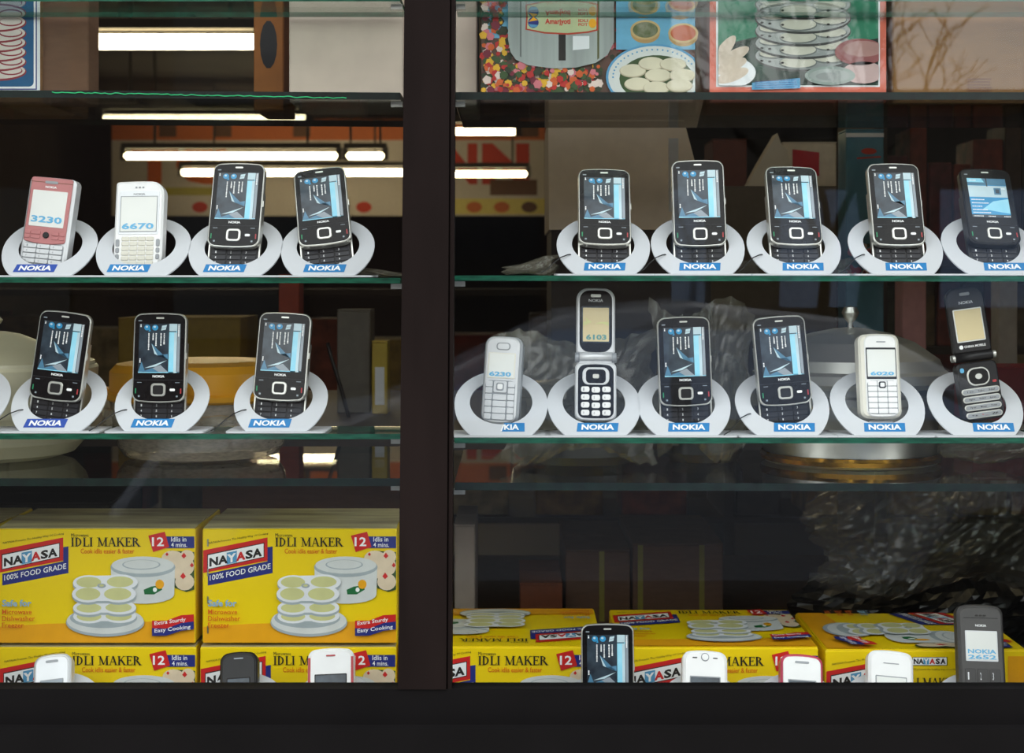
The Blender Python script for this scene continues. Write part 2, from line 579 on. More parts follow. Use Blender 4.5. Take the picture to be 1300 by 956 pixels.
def glass_shelf(px0, px1, py, thick, depth, label, edge, slope=0.0, xl=None, xr=None):
    a = W(px0, py, YS).x if xl is None else xl
    b = W(px1, py, YS).x if xr is None else xr
    z1 = ZC - (py - HZ) * YS / F
    z0 = z1 - thick
    t = thing('glass_shelf', label, 'shelf', ((a + b) / 2, YS, z1))
    h = (b - a) / 2
    dz = slope * YS / F
    vs = []
    for z in (z0 - z1, 0.0):
        vs += [(-h, 0, z + dz), (h, 0, z - dz), (h, depth, z - dz), (-h, depth, z + dz)]
    mb = MB()
    mb.add(vs, [(4, 5, 6, 7), (3, 2, 1, 0)], M_shelf)
    mb.add(vs, [(0, 1, 5, 4), (1, 2, 6, 5), (2, 3, 7, 6), (3, 0, 4, 7)], edge)
    mb.build('glass_sheet', t)
    # end clips
    for s in (-1, 1):
        cl = MB().box(s * h - (0.009 if s > 0 else 0.0) - 0.0015, 0.012, z0 - z1 - 0.006, s * h + (0.0 if s > 0 else 0.009) + 0.0015, 0.02, z0 - z1 - 0.0006, M_metal)
        cl.build('shelf_clip', t).location.z = -dz * s
    return z1


XM_L, XM_R = W(508, 0, YS).x, W(577, 0, YS).x
ZS = {}
ZS['topL'] = glass_shelf(0, 0, 115.5, 0.0075, 0.30, 'thick glass shelf under the blue picture carton, upper left', M_edge_dark, 2, XL, XM_L)
ZS['topR'] = glass_shelf(0, 0, 117.0, 0.0078, 0.31, 'thick glass shelf under the pot and idli picture cartons, upper right', M_edge_dark, 0, XM_R, XR)
ZS['p0L'] = glass_shelf(0, 0, -5, 0.0055, 0.10, 'narrow glass shelf crossing the top edge of the left pane', M_edge, 0, XL, XM_L)
ZS['p0R'] = glass_shelf(0, 0, -5, 0.0055, 0.10, 'narrow glass shelf crossing the top edge of the right pane', M_edge, 0, XM_R, XR)
ZS['p1L'] = glass_shelf(0, 0, 352.3, 0.0055, 0.085, 'narrow glass shelf carrying the pink phone, left of the upright', M_edge, 0.6, XL, XM_L)
ZS['p1R'] = glass_shelf(0, 0, 350.3, 0.0055, 0.085, 'narrow glass shelf carrying five slider phones, right of the upright', M_edge, 0.6, XM_R, XR)
ZS['p2L'] = glass_shelf(0, 0, 550.8, 0.0055, 0.085, 'narrow glass shelf in front of the cream pot, lower left', M_edge, 0, XL, XM_L)
ZS['p2R'] = glass_shelf(0, 0, 556.0, 0.0055, 0.085, 'narrow glass shelf carrying the two flip phones, lower right', M_edge, 0, XM_R, XR)
ZS['dL'] = glass_shelf(0, 0, 607.3, 0.0080, 0.315, 'thick glass shelf under the cream pot and orange lidded bowl', M_edge_dark, 0, XL, XM_L)
ZS['dR'] = glass_shelf(0, 0, 613.5, 0.0080, 0.32, 'thick glass shelf under the steel pot', M_edge_dark, 1, XM_R, XR)
ZS['p3L'] = glass_shelf(0, 0, 958, 0.0055, 0.085, 'narrow glass shelf behind the bottom rail, left', M_edge, 0, XL, XM_L)
ZS['p3R'] = glass_shelf(0, 0, 958, 0.0055, 0.085, 'narrow glass shelf behind the bottom rail, right', M_edge, 0, XM_R, XR)
Z_BASE = ZC - 616.0 / F * 1.77               # platform under the cartons

pl = simple_box('display_platform', XL, 1.64, Z_BASE - 0.03, XR, 3.1, Z_BASE, M_card_d)
tag(pl, 'low platform under the yellow cartons', 'platform')
# slotted steel uprights that carry the shelf backs
for px, lab in ((-150, 'steel upright at the left end of the shelves'), (1452, 'steel upright at the right end of the shelves')):
    x = W(px, 0, 1.64).x
    u = simple_box('steel_upright', x - 0.012, 1.625, Z_BASE - 0.03, x + 0.012, 1.65, Z_TOP, M_metal)
    tag(u, lab, 'upright')

# ------------------------------------------------------------------ fluorescent tubes at the shop ceiling, seen ones and added ones
def tube_light(px0, px1, py, Y, label, r=0.019):
    a, b = W(px0, py, Y), W(px1, py, Y)
    t = thing('fluorescent_lamp', label, 'lamp', tuple((a + b) / 2))
    h = (b.x - a.x) / 2
    MB().tube([(-h + 0.02, 0, 0), (0, 0, 0), (h - 0.02, 0, 0)], r, M_lamp, 10).build('tube', t)
    zc = 3.2 - a.z
    for s in (-1, 1):
        MB().box(s * (h - 0.01) - 0.02, -0.02, -0.03, s * (h - 0.01) + 0.02, 0.02, 0.06, M_ceil).build('end_cap', t)
    MB().box(-h, -0.035, 0.05, h, 0.035, 0.09, M_ceil).build('housing', t)
    for s in (-1, 1):
        MB().box(s * h * 0.7 - 0.008, -0.008, 0.09, s * h * 0.7 + 0.008, 0.008, zc, M_ceil).build('drop_rod', t)


tube_light(60, 333, 53, 6.6, 'bright ceiling tube between the cartons on the top left shelf', 0.031)
tube_light(155, 432, 198, 11.5, 'long bright ceiling tube above the white phone', 0.024)
tube_light(437, 491, 198, 11.5, 'short bright ceiling tube just left of the upright', 0.024)
tube_light(228, 520, 219, 13.5, 'low bright ceiling tube behind the two sliders on the left', 0.028)
tube_light(560, 660, 167, 9.5, 'upper ceiling tube just right of the upright', 0.02)
tube_light(530, 672, 221, 13.2, 'lower ceiling tube just right of the upright', 0.024)
tube_light(125, 395, 150, 9.0, 'ceiling tube seen just under the top left shelf', 0.020)

for i, (px, lab) in enumerate(((-750, 'left'), (650, 'middle'), (2050, 'right'))):  # tubes added above the view to brighten the shop interior
    tube_light(px - 620, px + 620, -1095, 2.19, 'added fill tube out of view above the rear table, %s of three' % lab, 0.019)

# ------------------------------------------------------------------ phone stands
S = YS * 1.03 / F                            # metres per photo pixel at the phones
TILT_RING = 50.0
ct, st = math.cos(math.radians(TILT_RING)), math.sin(math.radians(TILT_RING))


def sticker_mesh(blue, torn=False):
    mb = MB(S)
    w, h = 25.5, 7.6
    if torn:
        mb.poly([(-3, -h), (w, -h), (w, h), (0, h)], -0.25, blue)
        text(mb, 'KIA', 0, -4.8, 18.5, 4.8, -0.5, M_ink_white, 0.035)
        mb.poly([(-4.5, -h + 1), (-2.6, -h + 1), (0.4, h - 3), (-1.5, h - 4)], -0.45, M_ink_white)
    else:
        mb.poly([(-w - 1, -h), (w - 1, -h), (w + 1, h), (-w + 1, h)], -0.25, blue)
        text(mb, 'NOKIA', -20.5, -4.8, 20, 4.8, -0.5, M_ink_white, 0.035, shear=1.0)
    return mb.mesh('logo_sticker')


ME_STICK = {'b': sticker_mesh(M_logo_blue), 'n': sticker_mesh(M_logo_navy), 't': sticker_mesh(M_logo_blue, True)}


def ring_mesh():
    """card ring: round above, straight flanks running down to a flat foot; round hole"""
    n = 48
    R, r = 59.0, 39.6
    zc = 37.0 / ct
    outer, inner = [], []
    for i in range(n):
        a = 2 * math.pi * i / n
        ca, sa = math.cos(a), math.sin(a)
        if sa >= 0:
            outer.append((R * ca, zc + R * sa))
        else:
            x, z = R * ca, zc + zc * 1.28 * sa
            if z < 0:
                # slide along the foot
                x = 38.0 * ca / abs(math.cos(math.asin(-1 / 1.28)))
                z = 0.0
            outer.append((x, z))
        inner.append((r * ca, zc + 1.5 + r * sa))
    mb = MB(S)
    th = 1.8
    vs = [(x, 0, z) for x, z in outer] + [(x, 0, z) for x, z in inner] + [(x, th, z) for x, z in outer] + [(x, th, z) for x, z in inner]
    fs = []
    for i in range(n):
        j = (i + 1) % n
        fs += [(i, j, n + j, n + i), (2 * n + j, 2 * n + i, 3 * n + i, 3 * n + j), (j, i, 2 * n + i, 2 * n + j), (n + i, n + j, 3 * n + j, 3 * n + i)]
    mb.add(vs, fs, M_stand)
    return mb.mesh('ring')


ME_RING = ring_mesh()
ME_BASE = MB(S).prism(rrect(-62, -6, 62, 66, 5), -2.2, 0.0, M_stand).mesh('base_plate')
ME_PEG = MB(S).box(-6, 0, 0, 6, 2, 34, M_stand).mesh('back_strut')
ME_TETHER = MB(S).tube([(-80, -4, 2.5), (-72, -2, 7), (-64, 6, 15), (-55, 18, 22), (-46, 26, 25.5), (-42.5, 29, 26), (-40.5, 33, 25)], 0.75, M_wire, 5).mesh('tether_cable')


def ring_stand(cx, shelf, label, lx=0.0, st_kind='b', tether=False, py=None, dy=0.0, zs=None):
    zz = ZS[shelf] if zs is None else zs
    Y = YS + 0.006 + dy
    t = thing('ring_stand', label, 'phone stand', (0, 0, 0), 'white ring phone stands')
    x = (cx - 650) * (Y + 0.02) / F
    t.location = (x, Y, zz)
    b = link('base_plate', ME_BASE, t)
    b.rotation_euler = (math.radians(90), 0, 0)
    b.rotation_euler = (-math.radians(90), 0, 0)
    b.location = (0, 0, 0.0004)
    r = link('ring', ME_RING, t)
    r.rotation_euler = (-math.radians(TILT_RING), 0, 0)
    r.location = (0, 0, 2.4 * S)
    s = link('logo_sticker', ME_STICK[st_kind], r)
    s.location = (lx * S, 0, 14.0 * S)
    if tether:
        c = link('tether_cable', ME_TETHER, t)
        c.location = (0, -1.5 * S, 1.0 * S)
    if REST and REST[-1][3] > 7 and abs(REST[-1][0] - x) < 0.012 and abs(REST[-1][2] - zz) < 1e-6:
        rx, ry, rz, hgt = REST[-1]
        p = MB(S).box(-15, 3, 2.3, 15, 12, hgt - 2.6, M_stand).build('phone_rest', t)
        p.location = (rx - x, ry - Y, 0)
    return t


REST = []
# ------------------------------------------------------------------ phones (each prototype built once, then copied with its parts)
PROTO = {}


def key_mesh(w, h, m, y0, y1, r=1.2, glyph=None, ink=None, bev=0.5):
    mb = MB(S).prism(rrect(-w / 2, -h / 2, w / 2, h / 2, r, 2), y0, y1, m, bev)
    if glyph:
        text(mb, glyph, -w * 0.26, -h * 0.25, -w * 0.26 + min(w * 0.5, 1.7 * len(glyph)), h * 0.25, y0 - 0.12, ink, 0.01, res=1)
    return mb.mesh('key')


def keys(root, rows, cols, x0, x1, ztop, zbot, m, y0, y1, ink, gap=1.2, r=1.2, glyphs='123456789*0#', bow=0.0, parent=None):
    w, h = (x1 - x0) / cols, (ztop - zbot) / rows
    for i in range(rows):
        for j in range(cols):
            g = glyphs[(i * cols + j) % len(glyphs)] if glyphs else None
            k = link('key', key_mesh(w - gap, h - gap, m, y0, y1, r, g, ink), parent or root)
            k.location = (S * (x0 + w * (j + 0.5)), 0, S * (ztop - h * (i + 0.5) - bow * abs(j - (cols - 1) / 2)))


def part(mb, name, root):
    return mb.build(name, root)


def screen_landscape():
    """the slider's home screen turned sideways"""
    mb = MB(S)
    y = -7.1
    mb.poly([(-26, 66), (26, 66), (26, 128), (-26, 128)], y, M_scr)
    mb.poly([(-26, 66), (26, 66), (26, 67.4), (-26, 67.4)], y - 0.1, M_cyan)
    mb.poly([(12, 66), (22, 66), (22, 128), (12, 128)], y - 0.1, M_cyan)
    mb.poly([(12, 119), (22, 119), (22, 128), (12, 128)], y - 0.15, M_scr_pale)
    mb.poly([(12, 117.6), (21, 117.6), (21, 118.8), (12, 118.8)], y - 0.2, M_scr)
    mb.poly([(22.6, 66), (26, 66), (26, 128), (22.6, 128)], y - 0.1, M_scr_grey)
    mb.poly([(18.4, 66), (22, 66), (22, 117), (18.4, 117)], y - 0.15, M_scr_pale)
    # wallpaper shards
    mb.poly([(-10, 103), (11, 83), (11, 90), (-2, 88)], y - 0.1, M_scr_blue)
    mb.poly([(-10, 103), (-2, 88), (-6, 90)], y - 0.12, M_scr_pale)
    mb.poly([(-18, 72), (10, 82), (-4, 74)], y - 0.1, M_scr_pale)
    mb.poly([(-26, 67), (-22, 80), (-17, 67)], y - 0.1, M_scr_blue)
    mb.poly([(-20, 67), (2, 76), (12, 67)], y - 0.11, M_scr_grey)
    mb.poly([(-22, 67), (-8, 72), (0, 67)], y - 0.13, M_scr_blue)
    # icons
    mb.poly(ell(-16, 123, 3.9, 3.6, 12), y - 0.15, M_scr_icon)
    mb.poly([(-14.5, 118), (-11.5, 118.5), (-12.5, 122)], y - 0.2, M_scr_icon)
    mb.poly(ell(-6, 123, 3.9, 3.6, 12), y - 0.15, M_scr_icon)
    mb.poly(ell(-6.6, 124, 1.8, 1.4, 8), y - 0.2, M_scr_pale)
    mb.poly(ell(-16.6, 124, 1.6, 1.4, 8), y - 0.2, M_scr_pale)
    mb.poly([(1.6, 119.5), (7.4, 120.5), (8.8, 126.5), (2.8, 125.6)], y - 0.15, M_scr_pale)
    mb.poly([(2.6, 122), (8, 123), (8.1, 123.7), (2.7, 122.7)], y - 0.2, M_scr_grey)
    # running lines of small lettering, too small to read
    rnd = random.Random(3)
    for x, za, zb in ((-13.6, 116, 95), (-8.2, 116, 108), (-4.4, 116, 100), (1.8, 116, 101), (5.8, 116, 103), (24.0, 127, 112), (-24, 84, 80), (-24, 127, 124)):
        z = za
        while z > zb:
            L = rnd.uniform(0.8, 1.8)
            w = rnd.uniform(0.55, 0.95)
            mb.poly([(x - w, z - L), (x + w, z - L), (x + w * 0.8, z), (x - w * 0.9, z)], y - 0.18, M_ink_white)
            z -= L + 0.45
    return mb


def screen_home():
    mb = MB(S)
    y = -7.1
    mb.poly([(-25, 68), (25, 68), (25, 126), (-25, 126)], y, M_scr_icon)
    mb.poly([(-25, 116), (25, 116), (25, 126), (-25, 126)], y - 0.1, M_scr_blue)
    mb.poly([(-25, 120), (-3, 120), (-6, 126), (-25, 126)], y - 0.12, M_cyan)
    mb.poly([(-1, 114), (0.6, 114), (0.6, 126), (-1, 126)], y - 0.15, M_scr)
    mb.poly([(-25, 98), (25, 98), (25, 115), (-25, 115)], y - 0.12, M_scr_pale)
    mb.poly([(8, 102), (17, 102), (17, 112), (8, 112)], y - 0.15, M_scr_blue)
    mb.poly([(10, 104), (15, 104), (15, 110), (10, 110)], y - 0.2, M_scr)
    mb.poly([(-25, 68), (25, 68), (25, 72), (-25, 72)], y - 0.12, M_scr)
    mb.poly([(-10, 80), (25, 74), (25, 96), (5, 92)], y - 0.1, M_cyan)
    rnd = random.Random(5)
    for z, xa, xb in ((94, -23, -6), (89, -23, -2), (84, -23, -10), (79, -23, -4), (74.8, -23, 0), (111, 18, 23), (123, -22, -14), (69.6, -23, -12), (69.6, -4, 5), (69.6, 16, 23)):
        x = xa
        while x < xb:
            L = rnd.uniform(0.8, 1.7)
            mb.poly([(x, z - 0.7), (x + L, z - 0.7), (x + L, z + 0.7), (x, z + 0.7)], y - 0.2, M_ink_white)
            x += L + 0.5
    return mb


def proto_slider(kind='chrome'):
    root = thing('slider_phone', 'slider', 'phone')
    chrome = M_chrome if kind == 'chrome' else M_black_mat
    # lower half with the number keys
    p = MB(S).prism(rrect(-31.5, 0, 31.5, 112, 8, 4, 1.5, 1.5), 5.0, 11.0, M_black_mat, 0.8, smooth=False)
    part(p, 'lower_body', root)
    for s in (-1, 1):
        part(MB(S).box(s * 32.2 - 0.9, 4.2, 8, s * 32.2 + 0.9, 10.5, 104, chrome), 'side_strip', root)
    keys(root, 4, 3, -29, 29, 29.0, 1.5, M_key, 4.1, 5.6, M_ink_white, 1.0, 1.0)
    # sliding upper half
    part(MB(S).prism(rrect(-33.3, 31, 33.3, 140, 9, 5, 2.0, 2.6), -6.2, 3.6, chrome, 1.0), 'slide_frame', root)
    part(MB(S).prism(rrect(-31.8, 32.6, 31.8, 138.5, 8, 5, 1.8, 2.3), -6.9, -5.6, M_black, 0.4), 'front_panel', root)
    part(screen_landscape() if kind == 'chrome' else screen_home(), 'screen', root)
    lg = MB(S)
    text(lg, 'NOKIA', -7.5, 60.2, 7.5, 63.2, -7.15, M_ink_white, 0.03)
    part(lg, 'maker_lettering', root)
    part(MB(S).prism(rrect(-5, 134.2, 5, 136.2, 0.9, 2), -7.3, -6.7, M_chrome), 'earpiece', root)
    part(MB(S).prism(rrect(-9.4, 36.5, 9.4, 53, 4.5, 4), -8.2, -6.6, M_chrome, 0.6), 'navigation_ring', root)
    part(MB(S).prism(rrect(-6.6, 39, 6.6, 50.4, 2.4, 4), -8.6, -7.9, M_black_mat, 0.4), 'select_key', root)
    part(MB(S).prism(rrect(14.6, 43.2, 21.2, 46.4, 1.2, 2), -7.4, -6.7, M_ink_white), 'menu_key', root)
    part(MB(S).prism(rrect(-29.2, 40, -27.8, 46.6, 0.4, 1), -7.3, -6.7, M_green), 'call_key', root)
    part(MB(S).prism(rrect(27.8, 40, 29.2, 46.6, 0.4, 1), -7.3, -6.7, M_red), 'end_key', root)
    for x in (-24, 24):
        part(MB(S).prism(rrect(x - 3, 53.6, x + 3, 54.3, 0.3, 1), -7.2, -6.7, M_scr_grey), 'soft_key_mark', root)
        part(MB(S).prism(rrect(x - 1.3, 35.6, x + 1.0, 37.8, 0.3, 1), -7.2, -6.7, M_scr_grey), 'side_key_mark', root)
    part(MB(S).prism(rrect(-31, 56.8, 31, 57.3, 0.2, 1), -7.05, -6.8, M_key), 'panel_seam', root)
    part(MB(S).prism(rrect(-27.5, 131, -23, 132.4, 0.3, 1), -7.2, -6.8, M_scr_grey), 'sensor', root)
    part(MB(S).box(33.0, -3, 84, 34.2, 1, 92, M_chrome), 'side_button', root)
    return root


def lcd_number(root, s, x0, z0, x1, z1, y, m, bold=0.02):
    mb = MB(S)
    text(mb, s, x0, z0, x1, z1, y, m, bold, res=2)
    part(mb, 'screen_digits', root)


def proto_pink():
    root = thing('bar_phone', 'pink', 'phone')
    part(MB(S).prism(rrect(-31, 0, 31, 112, 7, 4, 0.5, 2), -4, 13, M_silver, 2.5), 'body', root)
    part(MB(S).prism(rrect(-28, 30, 27, 111.5, 3, 4, 0.3, 3), -6, -3, M_pink, 0.8), 'pink_cover', root)
    part(MB(S).prism(rrect(-9, 104, 8, 107.4, 1.5, 3), -6.8, -5.6, M_silver_d), 'earpiece', root)
    part(MB(S).box(-28, -6.2, 105.2, 27, -5.7, 105.9, M_card_d), 'seam', root)
    lg = MB(S)
    text(lg, 'NOKIA', -8, 98.3, 7, 101, -6.3, M_ink_white, 0.03)
    part(lg, 'maker_lettering', root)
    part(MB(S).prism(rrect(-23.5, 49, 22.5, 95, 1, 2), -6.5, -5.8, M_lcd_white, 0.2), 'screen', root)
    lcd_number(root, '3230', -21, 54, 20, 62.5, -6.8, M_lcd_blue, 0.03)
    for x0, x1 in ((-27, -19.5), (-18.5, -6), (9, 18), (18.8, 26)):
        for z in (33.5, 38.8):
            part(MB(S).prism(rrect(x0, z, x1, z + 4.4, 0.8, 2), -7, -5.8, M_pink, 0.4), 'function_key', root)
    part(MB(S).prism(ell(1.5, 38.5, 4.0, 4.0, 14), -8.2, -5.8, M_black_mat, 0.8), 'joystick', root)
    part(MB(S).prism(rrect(-27, 1.5, 26, 28, 4, 3), -4.6, -3.8, M_silver_d, 0.1), 'key_bed', root)
    keys(root, 4, 3, -26.5, 25.5, 27.5, 2, M_silver, -6, -4.2, M_silver_d, 0.8, 1.4)
    return root


def proto_white():
    root = thing('bar_phone', 'white', 'phone')
    part(MB(S).prism(rrect(-31, 0, 31, 109, 9, 5, 1.0, 3.0, radii=(12, 12, 16, 4)), -5, 13, M_white_pl, 2.5), 'body', root)
    part(MB(S).prism(rrect(-26, 41, 26, 97, 2.5, 3), -5.7, -4.6, M_white, 0.4), 'screen_surround', root)
    part(MB(S).prism(rrect(-23, 45, 23, 89.5, 0.8, 2), -6.2, -5.4, M_lcd_white, 0.2), 'screen', root)
    fr = MB(S)
    for (a, b, c, d) in ((-23.6, 44.4, 23.6, 45), (-23.6, 89.5, 23.6, 90.2), (-23.6, 45, -23, 90), (23, 45, 23.6, 90)):
        fr.box(a, -6.3, b, c, -5.5, d, M_silver_d)
    part(fr, 'screen_frame', root)
    lcd_number(root, '6670', -21, 47.5, 20, 55.5, -6.5, M_lcd_blue, 0.03)
    lg = MB(S)
    text(lg, 'NOKIA', -7.5, 91.5, 7.5, 94.2, -5.9, M_silver_d, 0.03)
    part(lg, 'maker_lettering', root)
    for x in (-4.5, 0, 4.5):
        part(MB(S).prism(rrect(x - 1.2, 100.6, x + 1.2, 102.6, 0.6, 2), -5.8, -4.8, M_silver_d), 'earpiece_slot', root)
    for s in (-1, 1):
        for (z0, z1) in ((9, 16), (17.5, 24), (25.5, 35)):
            part(MB(S).prism(rrect(s * 25.8 - 2.4, z0, s * 25.8 + 2.4, z1, 1.6, 2), -6, -4.6, M_silver_d, 0.5), 'side_key', root)
    keys(root, 6, 4, -21, 21, 38.5, 1.5, M_ivory_key, -6.2, -4.6, M_silver_d, 0.9, 1.0, glyphs=None)
    return root


def proto_silver_bar(number='6230'):
    root = thing('bar_phone', 'silver bar', 'phone')
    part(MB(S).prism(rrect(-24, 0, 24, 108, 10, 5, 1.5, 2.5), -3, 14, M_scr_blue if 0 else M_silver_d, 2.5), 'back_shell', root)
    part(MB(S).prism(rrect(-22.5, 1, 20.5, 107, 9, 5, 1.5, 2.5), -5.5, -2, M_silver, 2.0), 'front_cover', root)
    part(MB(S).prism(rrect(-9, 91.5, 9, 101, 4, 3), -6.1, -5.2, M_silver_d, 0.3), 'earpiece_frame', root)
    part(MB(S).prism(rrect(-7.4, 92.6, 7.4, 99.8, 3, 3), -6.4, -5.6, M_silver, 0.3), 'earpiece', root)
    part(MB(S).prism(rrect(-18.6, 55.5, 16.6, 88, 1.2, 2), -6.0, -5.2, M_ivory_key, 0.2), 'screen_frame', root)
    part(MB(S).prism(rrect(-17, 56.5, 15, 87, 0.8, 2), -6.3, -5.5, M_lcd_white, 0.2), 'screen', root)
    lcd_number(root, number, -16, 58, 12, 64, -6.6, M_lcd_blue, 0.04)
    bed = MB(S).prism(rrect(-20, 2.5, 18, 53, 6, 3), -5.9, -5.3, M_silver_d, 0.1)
    part(bed, 'key_bed', root)
    for i in range(6):
        z = 52 - i * 8.2
        for x0, x1 in ((-19.4, -11), (9, 17.4)):
            part(MB(S).prism(rrect(x0, z - 7.4, x1, z, 1.2, 2), -7, -5.6, M_silver, 0.4), 'key', root)
    for i in range(4):
        z = 35.4 - i * 8.2
        part(MB(S).prism(rrect(-9.4, z - 7.4, 7.4, z, 1.2, 2), -7, -5.6, M_silver, 0.4), 'key', root)
    part(MB(S).prism(rrect(-9.2, 37.5, 7.2, 52, 2, 3), -7, -5.6, M_silver, 0.4), 'navigation_pad', root)
    part(MB(S).prism(rrect(-6, 40, 4, 50, 2.5, 3), -7.6, -6.6, M_silver_d, 0.3), 'navigation_ring', root)
    part(MB(S).prism(rrect(-4.4, 41.6, 2.4, 48.4, 2, 3), -7.9, -7.2, M_white_pl, 0.3), 'select_key', root)
    return root


def proto_ivory():
    root = thing('bar_phone', 'ivory', 'phone')
    part(MB(S).prism(rrect(-26.5, 0, 26, 104, 8, 5, 2, 2), -3.5, 14, M_ivory_key, 2.5), 'body', root)
    part(MB(S).prism(rrect(-19.5, 2, 21.5, 102, 7, 5, 2, 2), -5.2, -2.5, M_white_pl, 1.2), 'front_cover', root)
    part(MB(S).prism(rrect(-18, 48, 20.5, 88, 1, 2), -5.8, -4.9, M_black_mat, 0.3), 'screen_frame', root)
    part(MB(S).prism(rrect(-16.8, 51, 19.4, 85.5, 0.6, 2), -6.2, -5.4, M_lcd_white, 0.2), 'screen', root)
    lcd_number(root, '6020', -13.5, 52.5, 17, 57.5, -6.5, M_lcd_blue, 0.04)
    part(MB(S).prism(rrect(-4, 94.5, 8, 96, 0.7, 2), -5.6, -4.8, M_silver_d), 'earpiece', root)
    part(MB(S).prism(rrect(-18, 4, 20.5, 46, 5, 3), -5.7, -4.9, M_silver_d, 0.1), 'key_bed', root)
    keys(root, 6, 3, -17.6, 20.1, 46, 4.2, M_white_pl, -6.8, -5.3, M_silver_d, 0.9, 0.9, glyphs=None)
    part(MB(S).prism(rrect(-3.4, 36.4, 5.4, 44.8, 2, 3), -7.6, -6.4, M_black_mat, 0.3), 'navigation_ring', root)
    part(MB(S).prism(rrect(-1.8, 38, 3.8, 43.2, 1.2, 3), -7.9, -7.1, M_white_pl, 0.3), 'select_key', root)
    return root


def hinge_pt(mbx):
    return mbx


